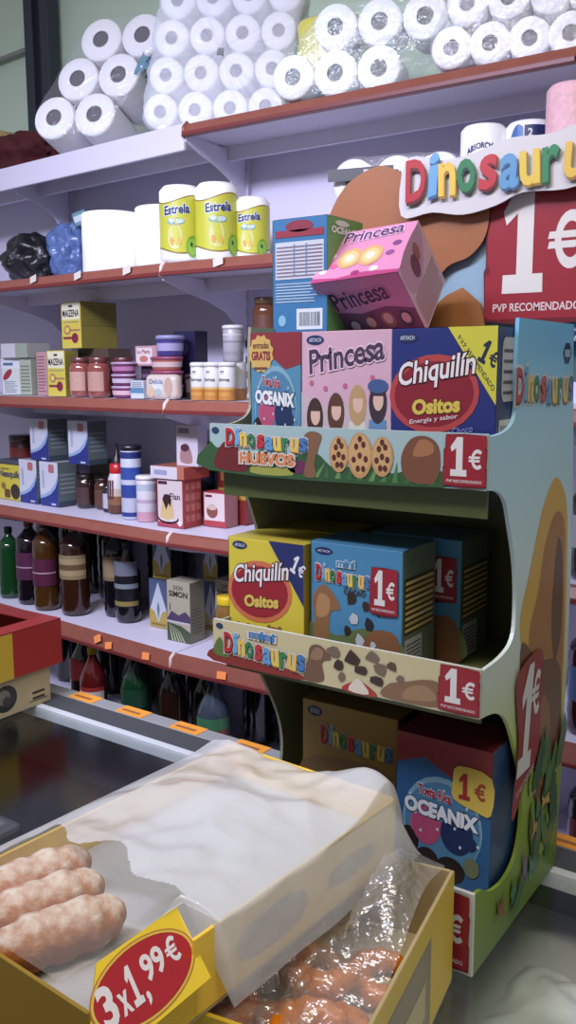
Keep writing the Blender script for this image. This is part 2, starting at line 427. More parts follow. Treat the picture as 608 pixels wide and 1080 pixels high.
roll_pack('clear-wrapped pack of small toilet rolls at the right end of the red top shelf', 'R', .945, .20, rd, .11,
          [(-.135, rd), (-.045, rd), (.045, rd), (.135, rd), (-.10, rd*2.95), (-.005, rd*2.95), (.09, rd*2.95), (.17, rd*2.95)], .008, cling_mat((228, 232, 240), .12, .08, .12, 50, 1.), radians(14), .017)
b = MB(); b.blob((0, 0, .060), (.20, .13, .085), mat((70, 16, 20), .9, bump=.5, scale=60, vary=.3), .35, 3, 22, 4)
b.blob((-.10, .0, .14), (.09, .09, .03), mat((150, 128, 84), .9, bump=.4), .3, 3, 14, 6)
put(b.build('folded_cloth', None, label='dark red bundle of cloth at the far left of the top shelf', cat='cloth'), 'L', -1.02, .27, 1, .0)

# ---- second shelf
def crumple(name, label, cat, s, u, v, k, r, m, amp, freq, seed, dz=0, group=None):
    b = MB(); b.blob((0, 0, r[2]), r, m, amp, freq, 26, seed)
    return put(b.build(name, None, label=label, cat=cat, group=group), s, u, v, k, dz)
crumple('rubbish_bag', 'crumpled black plastic bag at the far left of the second shelf', 'plastic bag', 'L', -.855, .17, 2, (.115, .10, .088), mat((16, 15, 22), .35, coat=.3, bump=.8, scale=40), .24, 2.2, 2)
crumple('bag_bundle', 'shiny blue bundle of plastic bags between the black bag and the white rolls', 'plastic bag', 'L', -.665, .2, 2, (.085, .08, .095), film((84, 108, 160), .95, rough=.2, bump=1.0, scale=45), .26, 2.6, 5)
b = MB(); b.box(-.026, -.02, 0, .026, .02, .05, mat((78, 116, 132), .4), .006)
b.rect(Face((-.026, -.02, 0), (.052, 0, 0), (0, 0, .05)), .1, .3, .9, .7, (190, 210, 214), 1)
o = put(b.build('small_box', None, label='small teal box perched on the blue bag bundle', cat='box'), 'L', -.60, .2, 2, .180); o.rotation_euler = (0, radians(-18), .4)
def paper_roll(label, s, u, v, r, h):
    root = empty('paper_roll', (0, 0, 0), label, 'paper towel', group='plain white paper rolls')
    b = MB(); pm = mat((243, 243, 244), .8, bump=.1, scale=60)
    b.lathe([(.02, 0), (r-.004, 0), (r, .004), (r, h-.004), (r-.004, h), (.022, h-.001)], pm, 40); b.build('paper', root)
    b = MB(); b.lathe([(.022, h), (.02, h), (.02, .0)], mat((150, 130, 110), .8), 24); b.build('cardboard_core', root)
    return put(root, s, u, v, 2)
paper_roll('wide plain white paper roll standing left on the second shelf, beside the blue bags', 'L', -.37, .13, .095, .185)
paper_roll('plain white paper roll half hidden beside the yellow kitchen roll pack', 'L', -.21, .20, .085, .195)
def kitchen_pack(label, u, v, n, rz, r=.056, h=.205):
    root = empty('kitchen_roll_pack', (0, 0, 0), label, 'kitchen roll', group='yellow wrapped kitchen rolls')
    for i in range(n):
        x = (i-(n-1)/2)*r*1.9
        b = MB(); pm = mat((242, 242, 238), .75); ym = P(214, 214, 40)
        lo = lambda a: .17+.045*sin(a*2+.6); hi = lambda a: .80+.05*sin(a*2+2.2)
        seg = 48
        def cyl(f0, f1, m, rr):
            vs = []; fs = []
            for j in range(seg+1):
                a = 2*pi*j/seg; vs += [(x+rr*cos(a), rr*sin(a), h*f0(a)), (x+rr*cos(a), rr*sin(a), h*f1(a))]
            for j in range(seg): fs.append((2*j, 2*j+2, 2*j+3, 2*j+1))
            b.add(vs, fs, m, True)
        b.lathe([(.02, 0), (r-.012, 0), (r, .012), (r, h-.014), (r-.012, h), (.02, h-.004)], pm, 40, (x, 0, 0))
        cyl(lo, hi, ym, r+.0008); cyl(lambda a: lo(a)-.02, lo, P(150, 120, 30), r+.0008); cyl(hi, lambda a: hi(a)+.018, P(160, 120, 40), r+.0008)
        bo = b.build('kitchen_roll', root)
        t = MB()
        def wrapped(F_u, F_v, a):  # unused frame
            return None
        # lettering bent round the roll
        def bent(mb, txt, a0, a1, v0, v1, m, k, out=None, slope=0):
            vs, fs = glyphs(txt, .03); xs = [p[0] for p in vs]; ys = [p[1] for p in vs]
            for g, mm, kk in (([(glyphs(txt, .10))] if out else []) and [(glyphs(txt, .10), out, k-.5)] or []) + [((vs, fs), m, k)]:
                pts = []
                for p in g[0]:
                    q = (p[0]-min(xs))/(max(xs)-min(xs)); a = a0+(a1-a0)*q; z = v0+(v1-v0)*(p[1]-min(ys))/(max(ys)-min(ys))+slope*q
                    pts.append((x+(r+.0006*kk+.0008)*cos(a), (r+.0006*kk+.0008)*sin(a), h*z))
                mb.add(pts, g[1], mm)
        c0 = -pi/2+.28 + (0 if i == 0 else .25)
        bent(t, 'Estrela', c0-.62, c0+.62, .60, .72, P(20, 40, 120), 2, P(230, 240, 240), .03)
        
        def disc(a, z, ra, rz_, m, k):
            t.add([(x+(r+.0006*k+.0008)*cos(a+ra*cos(q)), (r+.0006*k+.0008)*sin(a+ra*cos(q)), h*(z+rz_*sin(q))) for q in [2*pi*n_/20 for n_ in range(20)]], [tuple(range(20))], m)
        disc(c0-.05, .52, .42, .045, P(96, 170, 220), 1.4); disc(c0-.25, .535, .16, .03, P(200, 226, 240), 1.8); disc(c0+.15, .525, .18, .03, P(200, 226, 240), 1.8)
        disc(c0-.1, .33, .36, .16, P(224, 222, 130), 1); disc(c0-.25, .27, .1, .05, P(240, 170, 40), 2); disc(c0+.1, .26, .1, .05, P(236, 190, 60), 2)
        disc(c0+.75, .2, .32, .14, P(120, 190, 40), 2.4); disc(c0+.75, .2, .25, .11, P(150, 210, 60), 2.8); disc(c0+.68, .23, .07, .03, P(40, 90, 60), 3.2)
        t.build('printed_label', bo)
    return put(root, 'R', u, v, 2, 0, rz)
kitchen_pack('yellow wrapped pack of two kitchen rolls at the front of the second shelf', .065, .09, 2, radians(14), .060, .214)
kitchen_pack('yellow wrapped kitchen roll set back, right of the two-roll pack', .195, .17, 1, radians(12), .052, .178)
rd = .055
def elite(root):
    b = MB(); F = Face((-.17, -.075, .165), (.17, 0, 0), (0, 0, .03)); b.rect(F, 0, 0, 1, 1, (22, 22, 28), 1); b.text(F, 'ELITE', .55, .2, .4, .6, P(220, 220, 225), 2)
    b.build('paper_label', root)
roll_pack('pack of toilet rolls with a black band, behind the brown header shape', 'R', .675, .16, rd, .11,
          [(-.11, rd), (0, rd), (.11, rd), (-.11, rd*3.05), (0, rd*3.05), (.11, rd*3.05)], .004, cling_mat((226, 228, 236), .1, .05, .15, 50, .8), radians(14), .019, shelf=2, extra=elite)
def absorb(label, u, v, nm, printer, pink=False):
    root = empty('kitchen_roll', (0, 0, 0), label, 'kitchen roll', group='kitchen rolls behind the display')
    b = MB(); r = .054; h = .262 if not pink else .30
    pm = mat((240, 240, 244), .7) if not pink else mat((222, 176, 186), .6, vary=.25, scale=80, bump=.3)
    b.lathe([(.02, 0), (r-.008, 0), (r, .01), (r, h-.01), (r-.008, h), (.02, h-.003)], pm, 36); b.build('paper', root)
    b = MB(); b.lathe([(.022, h), (.018, h), (.018, .05)], mat((150, 130, 110), .8), 20); b.build('cardboard_core', root)
    if printer:
        t = MB()
        def bent(txt, a0, a1, v0, v1, m, arc=0):
            vs, fs = glyphs(txt, .03); xs = [p[0] for p in vs]; ys = [p[1] for p in vs]; pts = []
            for p in vs:
                q = (p[0]-min(xs))/(max(xs)-min(xs)); a = a0+(a1-a0)*q; z = v0+(v1-v0)*(p[1]-min(ys))/(max(ys)-min(ys))+arc*sin(pi*q)
                pts.append(((r+.0016)*cos(a), (r+.0016)*sin(a), z))
            t.add(pts, fs, m)
        def patch(a0, a1, f0, f1, m, k):
            vs = []; fs = []
            for j in range(13): a = a0+(a1-a0)*j/12; vs += [((r+.0005*k)*cos(a), (r+.0005*k)*sin(a), f0(j/12)), ((r+.0005*k)*cos(a), (r+.0005*k)*sin(a), f1(j/12))]
            for j in range(12): fs.append((2*j, 2*j+2, 2*j+3, 2*j+1))
            t.add(vs, fs, m, True)
        if printer == 1:
            bent('ABSORCIÓN', -pi/2-.35, -pi/2+1.05, .192, .209, P(30, 50, 130), .012)
        else:
            patch(-pi/2-.7, -pi/2+.1, lambda q: .14+.06*q, lambda q: .19+.05*q+.03*sin(3*q), P(60, 120, 200), 2)
            patch(-pi/2+.15, -pi/2+1.1, lambda q: .215, lambda q: .248, P(34, 50, 120), 2); bent('2', -pi/2+.3, -pi/2+.5, .222, .240, P(235, 238, 245))
        t.build('printed_label', root)
    return put(root, 'R', u, v, 2)
absorb('tall white kitchen roll with small curved lettering above the display header', .905, .14, 1, 1)
absorb('tall white kitchen roll with blue swoosh above the display header', 1.005, .17, 1, 2)
absorb('tall plain white kitchen roll with navy label near the right photo edge', 1.085, .23, 1, 2)
absorb('pink wrapped tall paper roll pack at the right edge of the photo', 1.135, .07, 1, 0, True)

# ---- generic grocery builders
def tin(label, s, u, v, k, r, h, body, bands=(), lid=None, dz=0, name='food_tin', cat='tin', group=None, txt=None, seg=28, taper=0):
    root = empty(name, (0, 0, 0), label, cat, group=group); b = MB(); bm_ = P(*body)
    b.lathe([(.001, 0), (r-.003, 0), (r, .003), (r-taper, h-.004), (r-taper-.003, h), (.001, h)], bm_, seg)
    for (z0, z1, c) in bands: b.lathe([(r+.0004-taper*z0, z0*h), (r+.0004-taper*z1, z1*h)], P(*c), seg)
    b.build('body', root)
    if lid:
        l = MB(); lh = lid[1]; l.lathe([(r+.0015, h-lh), (r+.002, h-lh), (r+.002, h+.002), (r-.002, h+.005), (.001, h+.005)], mat(lid[0], .35, coat=.3), seg); l.build('lid', root)
    if txt:
        for (tx, a0, a1, v0, v1, c) in txt:
            t = MB()
            vs, fs = glyphs(tx, .025); xs = [p[0] for p in vs]; ys = [p[1] for p in vs]; pts = []
            for p in vs:
                q = (p[0]-min(xs))/(max(xs)-min(xs)); a = -pi/2+a0+(a1-a0)*q; z = h*(v0+(v1-v0)*(p[1]-min(ys))/(max(ys)-min(ys)))
                pts.append(((r+.0012)*cos(a), (r+.0012)*sin(a), z))
            t.add(pts, fs, P(*c)); t.build('lettering', root)
    return put(root, s, u, v, k, dz)
def jar(label, s, u, v, k, r, h, glassc, lidc, labc, dz=0, group=None):
    root = empty('glass_jar', (0, 0, 0), label, 'jar', group=group)
    b = MB(); b.lathe([(.001, 0), (r-.006, 0), (r, .008), (r, h*.72), (r*.93, h*.8), (r*.8, h*.86), (r*.8, h*.9)], mat(glassc, .12, coat=.8, vary=.25, scale=60), 24); b.build('glass', root)
    b = MB(); b.lathe([(r*.86, h*.87), (r*.88, h*.88), (r*.88, h*.985), (r*.84, h), (.001, h)], mat(lidc, .35, coat=.3), 24); b.build('lid', root)
    if labc:
        b = MB(); vs = []; fs = []
        for j in range(17): a = -pi/2-.75+2.0*j/16; vs += [((r+.0006)*cos(a), (r+.0006)*sin(a), h*.16), ((r+.0006)*cos(a), (r+.0006)*sin(a), h*.64)]
        for j in range(16): fs.append((2*j, 2*j+2, 2*j+3, 2*j+1))
        b.add(vs, fs, P(*labc), True)
        for z in (.25, .33, .5): b.add([((r+.0011)*cos(a), (r+.0011)*sin(a), h*zz) for a, zz in ((-pi/2-.5, z), (-pi/2+.6, z), (-pi/2+.6, z+.05), (-pi/2-.5, z+.05))], [(0, 1, 2, 3)], P(*[int(c*.45) for c in labc]))
        b.build('paper_label', root)
    return put(root, s, u, v, k, dz)
def carton(label, s, u, v, k, w_, d, h, col, printer=None, dz=0, rz=0, name='carton', cat='box', group=None, side=None, top=None):
    root = empty(name, (0, 0, 0), label, cat, group=group); b = MB(); card_box(b, w_, d, h, col); f = faces(w_, d, h)
    if side: b.rect(f['R'], 0, 0, 1, 1, side, .6); b.rect(f['L'], 0, 0, 1, 1, side, .6)
    if top: b.rect(f['T'], 0, 0, 1, 1, top, .6)
    b.build('cardboard_body', root)
    if printer:
        p = MB(); printer(p, f); p.build('printed_front', root)
    return put(root, s, u, v, k, dz, rz)

# ---- third shelf
def infus(p, f):
    F = f['F']; p.rect(F, 0, .72, 1, 1, (224, 226, 230), 1); p.ell(F, .3, .55, .26, .1, (176, 40, 60), 2, rot=.5); p.lines(F, .12, .06, .8, .4, 6, P(126, 140, 170), 1, .4, .4)
    p.rect(F, .1, .80, .6, .88, (90, 116, 160), 2); p.lines(f['R'], .1, .1, .9, .9, 7, P(150, 164, 130), 1, .5)
carton('white and green infusion packet standing far left on the third shelf', 'L', -.92, .12, 3, .105, .05, .13, (214, 218, 210), infus, rz=.12, name='tea_box', side=(150, 166, 132), group='infusion boxes')
carton('green sided infusion packet beside the pink patterned box on the third shelf', 'L', -.835, .13, 3, .06, .07, .13, (176, 184, 160), lambda p, f: p.lines(f['F'], .1, .1, .9, .85, 8, P(120, 132, 110), 1), rz=.1, name='tea_box', group='infusion boxes')
carton('flat pale carton lying on top of the infusion packets', 'L', -.875, .13, 3, .15, .10, .05, (206, 206, 212), lambda p, f: (p.rect(f['F'], .55, 0, 1, 1, (160, 170, 150), 1)), dz=.1315, rz=.06, name='tea_box', side=(176, 180, 172))
carton('thin pink patterned box left of the yellow starch boxes', 'L', -.745, .14, 3, .06, .07, .15, (206, 150, 156), lambda p, f: (p.lines(f['F'], .1, .08, .9, .95, 12, P(150, 84, 96), 1, .35, .3)), name='packet_box', side=(140, 110, 104))
def maiz(p, f):
    F = f['F']; p.rect(F, .05, .62, .95, .98, (242, 236, 190), 1); p.text(F, 'MAIZENA', .08, .68, .84, .15, P(26, 26, 80), 3, .02); p.rect(F, .4, .88, .6, .93, (60, 60, 110), 2)
    p.ell(F, .68, .22, .17, .11, (150, 26, 60), 2); p.rect(F, .08, .2, .6, .25, (150, 26, 60), 2); p.ell(F, .3, .40, .17, .10, (190, 120, 90), 2); p.ell(F, .3, .40, .11, .06, (236, 214, 70), 3); p.rect(F, .4, .37, .95, .41, (190, 120, 90), 2)
    p.rect(F, .1, .56, .9, .575, (120, 120, 130), 2); R = f['R']; p.lines(R, .08, .55, .92, .95, 6, P(130, 120, 40), 1, .3, .2); p.rect(R, 0, .48, 1, .5, (120, 100, 40), 1)
MZ = (226, 204, 60); MS = (150, 138, 40)
carton('yellow cornstarch box with red spoon, lower one on the third shelf', 'L', -.60, .085, 3, .10, .05, .152, MZ, maiz, name='cornstarch_box', side=MS, group='cornstarch boxes')
carton('dark plain carton hidden under the upper cornstarch box', 'L', -.505, .19, 3, .16, .10, .158, (92, 70, 58), lambda p, f: p.lines(f['F'], .1, .1, .9, .9, 5, P(120, 90, 80), 1), name='packet_box')
carton('yellow cornstarch box stacked higher, showing its olive side', 'L', -.548, .165, 3, .105, .15, .152, MZ, maiz, dz=.159, name='cornstarch_box', side=MS, group='cornstarch boxes')
for i, (u, v) in enumerate(((-.485, .075), (-.39, .075), (-.37, .16))):
    jar(['pinkish jar with cream label, first right of the lower cornstarch box', 'pinkish jar with cream label, second right of the lower cornstarch box', 'darker jar set back behind the two pinkish jars'][i], 'L', u, v, 3, .037, .128, [(140, 76, 70), (136, 70, 62), (90, 40, 36)][i], (96, 50, 46), [(214, 160, 140), (206, 150, 132), None][i], group='jam jars on the third shelf')
def tub(label, s, u, v, r, h, c, lidc, dz, name='plastic_tub', picture=None, sx=1.35):
    root = empty(name, (0, 0, 0), label, 'tub', group='plastic tubs on the third shelf'); fn = lambda q: Vector((q.x*sx, q.y, q.z))
    b = MB(); b.lathe([(.001, 0), (r*.86, 0), (r*.9, .003), (r, h*.8)], P(*c), 24, fn=fn)
    b.lathe([(r*.93+.0006, h*.25), (r*.98+.0006, h*.62)], P(*(picture or (226, 200, 206))), 24, fn=fn); b.build('cup', root)
    b = MB(); b.lathe([(r, h*.8), (r*1.05, h*.8), (r*1.05, h*.95), (r*.98, h), (.001, h)], P(*lidc), 24, fn=fn); b.build('lid', root)
    return put(root, s, u, v, 3, dz)
for i in range(3):
    tub(['purple tub at the bottom of the small stack on the third shelf', 'purple tub in the middle of the small stack on the third shelf', 'purple tub at the top of the small stack on the third shelf'][i], 'L', -.285, .09, .034, .037, (120, 40, 100), (196, 160, 196), .0375*i, picture=[(230, 180, 190), (210, 190, 214), (196, 120, 170)][i])
carton('small pale blue and white box between the purple tubs and the beige pack', 'L', -.185, .08, 3, .06, .05, .055, (204, 214, 222), lambda p, f: (p.rect(f['F'], 0, .3, 1, .6, (90, 140, 180), 1), p.lines(f['F'], .1, .65, .9, .95, 3, P(120, 130, 150), 1)), name='packet_box')
carton('dark tray of small jars under the pink-white packet', 'L', -.205, .165, 3, .09, .07, .099, (70, 44, 70), lambda p, f: p.lines(f['F'], .05, .1, .95, .9, 3, P(120, 90, 120), 1), name='packet_box')
def piara(p, f):
    F = f['F']; p.rect(F, .06, .1, .8, .9, (236, 214, 214), 1); p.text(F, 'La Piara', .1, .62, .6, .2, P(170, 30, 40), 2); p.ell(F, .4, .35, .2, .16, (210, 120, 110), 2)
carton('pink and white packet with red lettering lying on the dark tray', 'L', -.205, .14, 3, .10, .055, .062, (206, 150, 160), piara, dz=.0995, name='packet_box')
for i in range(3):
    tub(['pink topped tub at the bottom of the stack behind the beige pack', 'pink topped tub in the middle of the stack behind the beige pack', 'pink topped tub at the top of the stack behind the beige pack'][i], 'R', -.095, .12, .040, .042, (190, 90, 80), (170, 70, 110), .0425*i, picture=[(230, 200, 180), (214, 130, 120), (226, 190, 190)][i])
tub('rounded purple and blue tub on top of the pink topped stack', 'R', -.08, .12, .042, .062, (70, 60, 150), (150, 150, 206), .128, picture=(176, 168, 216), sx=1.0)
carton('dark blue box right of the purple tub on the third shelf', 'R', -.075, .21, 3, .085, .06, .205, (30, 26, 76), lambda p, f: (p.ell(f['F'], .4, .75, .3, .1, (70, 70, 140), 1), p.rect(f['R'], .1, .6, .9, .9, (40, 30, 60), 1)), name='packet_box', side=(24, 20, 50))
def beige(p, f):
    F = f['F']; p.ell(F, .42, .5, .2, .3, (224, 226, 230), 1); p.ell(F, .83, .5, .15, .38, (206, 170, 150), 1); p.text(F, 'Delicia', .12, .62, .5, .2, P(110, 130, 170), 3); p.ell(F, .2, .3, .14, .2, (226, 190, 150), 2); p.ell(F, .45, .3, .12, .14, (176, 196, 206), 2)
root = empty('biscuit_packet', (0, 0, 0), 'beige packet with rounded ends at the front of the third shelf seam', 'packet')
b = MB(); b.box(-.062, -.02, 0, .062, .02, .074, P(222, 202, 188), .016, 3); b.build('wrapper', root); p = MB(); beige(p, faces(.104, .0402, .074)); p.build('printed_front', root); put(root, 'R', -.055, .06, 3)
tin('dark short can just right of the beige packet', 'R', .01, .12, 3, .024, .07, (40, 30, 32), [(.3, .8, (96, 76, 70))], ((30, 24, 26), .008))
for i, u in enumerate((.062, .113, .166)):
    tin(['white can with black badge, leftmost of three with an orange food picture', 'white can with black badge, middle of three with an orange food picture', 'white can with black badge, rightmost of three with an orange food picture'][i], 'R', u, .085, 3, .0255, .104, (232, 230, 226), [(.0, .3, (206, 126, 40)), (.3, .36, (226, 180, 90))], ((214, 212, 210), .008), group='white cans with orange pictures',
        txt=[('Arroz', -.5, .9, .52, .62, (90, 80, 80)), ('***', -.2, .3, .70, .82, (20, 20, 24)), ('oooo', -.7, .9, .12, .22, (240, 176, 60))])
tin('plain silver can standing on a white can on the third shelf', 'R', .150, .135, 3, .030, .10, (176, 172, 180), [(.2, .3, (150, 148, 158)), (.55, .6, (140, 138, 150)), (.75, .8, (214, 214, 220))], ((206, 206, 210), .006), dz=.1095)
tin('plain white can behind the orange picture cans, under the silver can', 'R', .150, .146, 3, .032, .108, (214, 212, 210), [(.0, .3, (190, 126, 60))])
jar('tall brown jar of preserves at the left edge of the display, lower of two', 'R', .245, .17, 3, .04, .15, (84, 54, 24), (120, 90, 40), (96, 70, 30), group='brown preserve jars')
jar('tall brown jar of preserves at the left edge of the display, upper of two', 'R', .245, .17, 3, .04, .14, (96, 54, 30), (110, 80, 50), (110, 60, 40), dz=.1505, group='brown preserve jars')

# ---- fourth shelf
tin('dark red tin at the far left behind the yellow cocoa tin', 'L', -1.16, .3, 4, .06, .22, (90, 16, 20), [(.5, .8, (130, 30, 30))], ((60, 14, 16), .02), cat='tin')
tin('yellow drink tin with dark lid raised behind the yellow cocoa tub', 'L', -.975, .29, 4, .06, .27, (150, 136, 56), [(.55, .62, (90, 80, 60)), (.68, .85, (190, 180, 90))], ((24, 24, 44), .02), cat='tin')
def nesq(p, f):
    F = f['F']; p.text(F, 'Nesquik', .05, .58, .9, .26, P(24, 40, 110), 3, .03); p.ell(F, .72, .25, .2, .22, (60, 40, 30), 2); p.rr(F, .25, .05, .5, .3, (120, 70, 30), 2); p.ell(F, .22, .38, .1, .1, (150, 120, 40), 2); p.lines(F, .12, .86, .5, .93, 1, P(110, 90, 40), 2)
root = carton('yellow cocoa powder tub with grey lid at the left edge of the fourth shelf', 'L', -.985, .155, 4, .15, .09, .132, (226, 206, 40), nesq, name='cocoa_tub', cat='tub', side=(120, 110, 40))
b = MB(); b.box(-.077, -.047, .132, .077, .047, .15, mat((70, 70, 84), .4), .006); b.build('lid', root)
def milk(p, f):
    F = f['F']; p.rect(F, 0, 0, 1, 1, (214, 216, 232), 1)
    p.poly(F, [(0, 0), (1, 0), (1, .62), (.85, .42), (.6, .28), (.3, .2), (0, .15)], P(34, 50, 150), 2); p.poly(F, [(1, .62), (1, .72), (.82, .52), (.55, .35), (.25, .26), (0, .22), (0, .15), (.3, .2), (.6, .28), (.85, .42)], P(150, 180, 226), 2)
    p.rr(F, .5, .76, .8, .95, P(200, 110, 110), 3); p.rect(F, .14, .40, .24, .80, (176, 182, 206), 3); p.rect(F, .6, .03, .85, .07, (200, 200, 220), 3)
    p.rect(f['R'], 0, 0, 1, .12, (60, 80, 90), 1); p.lines(f['R'], .1, .3, .9, .8, 5, P(150, 160, 160), 1, .35)
for i, (u, v, dz) in enumerate(((-.862, .165, 0), (-.735, .165, 0), (-.79, .17, .1605), (-.565, .17, .1605))):
    carton(['blue and white infant milk box, lower left one beside the cocoa tub', 'blue and white infant milk box, lower right one beside the dark jars', 'blue and white infant milk box, upper left of the stack', 'blue and white infant milk box, upper right above the dark jars'][i], 'L', u, v-.018, 4, .108, .08, .158 if i < 2 else .148, (200, 204, 214), milk, dz=dz, name='milk_powder_box', side=(100, 116, 116), top=(190, 190, 204), group='infant milk boxes')
carton('brown carton holding up the upper right infant milk box', 'L', -.575, .27, 4, .14, .1, .1595, (70, 50, 44), lambda p, f: p.lines(f['F'], .1, .2, .9, .8, 3, P(100, 80, 70), 1), name='packet_box')
jar('dark instant coffee jar in front, right of the infant milk boxes', 'L', -.61, .17, 4, .034, .118, (42, 24, 22), (30, 20, 20), (84, 50, 50), group='coffee jars')
jar('brown coffee jar second right of the infant milk boxes', 'L', -.54, .19, 4, .029, .108, (70, 38, 26), (46, 26, 20), (104, 60, 44), group='coffee jars')
tin('small dark tin with pale label beside the red collared bottle', 'L', -.47, .16, 4, .02, .085, (36, 30, 40), [(.15, .75, (190, 190, 206))], ((30, 26, 30), .012))
root = empty('syrup_bottle', (0, 0, 0), 'white and brown squeeze bottle with a red collar on the fourth shelf', 'bottle')
b = MB(); b.lathe([(.001, 0), (.032, 0, P(110, 60, 36)), (.036, .006), (.036, .03, P(150, 96, 60)), (.0355, .06, P(214, 190, 170)), (.035, .085, P(226, 222, 226)), (.033, .115), (.026, .135), (.022, .148)], P(110, 60, 36), 26); b.build('bottle_body', root)
b = MB(); b.lathe([(.026, .135), (.027, .137), (.026, .165), (.020, .17)], mat((186, 26, 34), .35, coat=.3), 24); b.build('collar', root)
b = MB(); b.lathe([(.02, .168), (.018, .185), (.007, .2), (.005, .235), (.001, .236)], mat((30, 20, 24), .4), 16); b.build('nozzle', root)
b = MB()
for j in range(4):
    a = -pi/2-.45+.25*j; b.add([(.0372*cos(a+q[0]), .0372*sin(a+q[0]), q[1]) for q in ((0, .05), (.14, .05), (.14, .115), (0, .115))], [(0, 1, 2, 3)], P(40, 34, 60) if j % 2 == 0 else P(120, 40, 50))
b.build('printed_label', root); put(root, 'L', -.425, .165, 4)
root = tin('tall white and blue cylinder tin with dark lid at the shelf seam', 'R', -.283, .145, 4, .034, .236, (206, 210, 230), [(.04, .10, (30, 60, 150)), (.30, .48, (40, 70, 170)), (.55, .72, (44, 80, 180)), (.84, .93, (30, 50, 130))], ((26, 24, 40), .012))
for i, u in enumerate((-.13, -.02)):
    tin(['big dark tin behind the pudding boxes, left one', 'big dark tin behind the pudding boxes, right one'][i], 'R', u, .33, 4, .05, .24, (30, 28, 46), [(.3, .8, (44, 44, 70))], ((18, 18, 28), .014), group='dark tins behind the pudding boxes')
tin('white and pink powder tin left of the pudding box', 'R', -.212, .14, 4, .0335, .142, (226, 218, 226), [(.0, .22, (214, 150, 170)), (.7, .85, (190, 200, 220)), (.42, .5, (200, 170, 200))], ((226, 220, 226), .008))
def flan(p, f):
    F = f['F']; p.rect(F, .04, .1, .96, .97, (228, 206, 206), 1); p.rect(F, .06, .88, .4, .95, (90, 30, 60), 2)
    p.text(F, 'Flan', .5, .58, .38, .13, P(60, 30, 50), 3); p.ell(F, .42, .17, .4, .1, (60, 20, 30), 2); p.ell(F, .42, .2, .36, .09, (226, 206, 210), 3)
    p.poly(F, [(.12, .2), (.22, .6), (.38, .66), (.55, .6), (.66, .2), (.4, .14)], P(226, 190, 120), 4); p.poly(F, [(.22, .58), (.3, .68), (.48, .68), (.56, .58), (.52, .42), (.45, .5), (.36, .36), (.28, .48)], P(60, 24, 34), 5)
    p.rect(F, 0, 0, 1, .1, (190, 60, 80), 2); p.ell(F, .86, .1, .08, .06, (236, 226, 226), 3)
    R = f['R']
    for i in range(3):
        for j in range(4): p.rect(R, .12+.3*i, .12+.22*j, .34+.3*i, .26+.22*j, (214, 110, 100), 1)
carton('red and white pudding mix box with a custard picture, front of the fourth shelf', 'R', -.062, .125, 4, .108, .085, .15, (196, 44, 56), flan, name='pudding_box', side=(190, 60, 56), top=(206, 80, 70), group='pudding mix boxes')
carton('flat white and orange pudding box lying on the custard picture box', 'R', -.065, .135, 4, .135, .12, .038, (206, 110, 80), lambda p, f: (p.rect(f['F'], .0, 0, .8, 1, (226, 214, 226), 1), p.rr(f['F'], .1, .3, .5, .7, P(160, 160, 200), 2)), dz=.1505, name='pudding_box', side=(196, 70, 54), top=(206, 100, 70), group='pudding mix boxes')
carton('white pudding box standing upright on top of the flat one', 'R', -.015, .135, 4, .085, .045, .125, (222, 208, 220), lambda p, f: (p.rect(f['F'], .1, .8, .6, .93, (150, 110, 150), 1), p.poly(f['F'], [(.2, .1), (.2, .4), (.35, .55), (.6, .5), (.75, .1)], P(176, 130, 130), 1, 3), p.ell(f['F'], .4, .45, .2, .09, (90, 40, 60), 2)), dz=.189, name='pudding_box', side=(206, 196, 216), group='pudding mix boxes')
carton('cocoa drink box with a cup picture at the right end of the fourth shelf', 'R', .05, .19, 4, .088, .06, .108, (200, 60, 70), lambda p, f: (p.rect(f['F'], .05, .18, .95, .97, (232, 214, 210), 1), p.ell(f['F'], .4, .45, .25, .2, (150, 80, 70), 2), p.ell(f['F'], .4, .56, .2, .08, (220, 190, 170), 3), p.rect(f['F'], .1, .85, .4, .92, (120, 30, 50), 2)), name='pudding_box', side=(190, 110, 110), group='pudding mix boxes')
carton('red and yellow box half hidden by the display on the fourth shelf', 'R', .06, .285, 4, .11, .1, .225, (150, 40, 34), lambda p, f: (p.rect(f['F'], 0, .35, 1, .5, (200, 150, 40), 1), p.rect(f['F'], .1, .6, .7, .8, (190, 110, 60), 1)), name='packet_box')

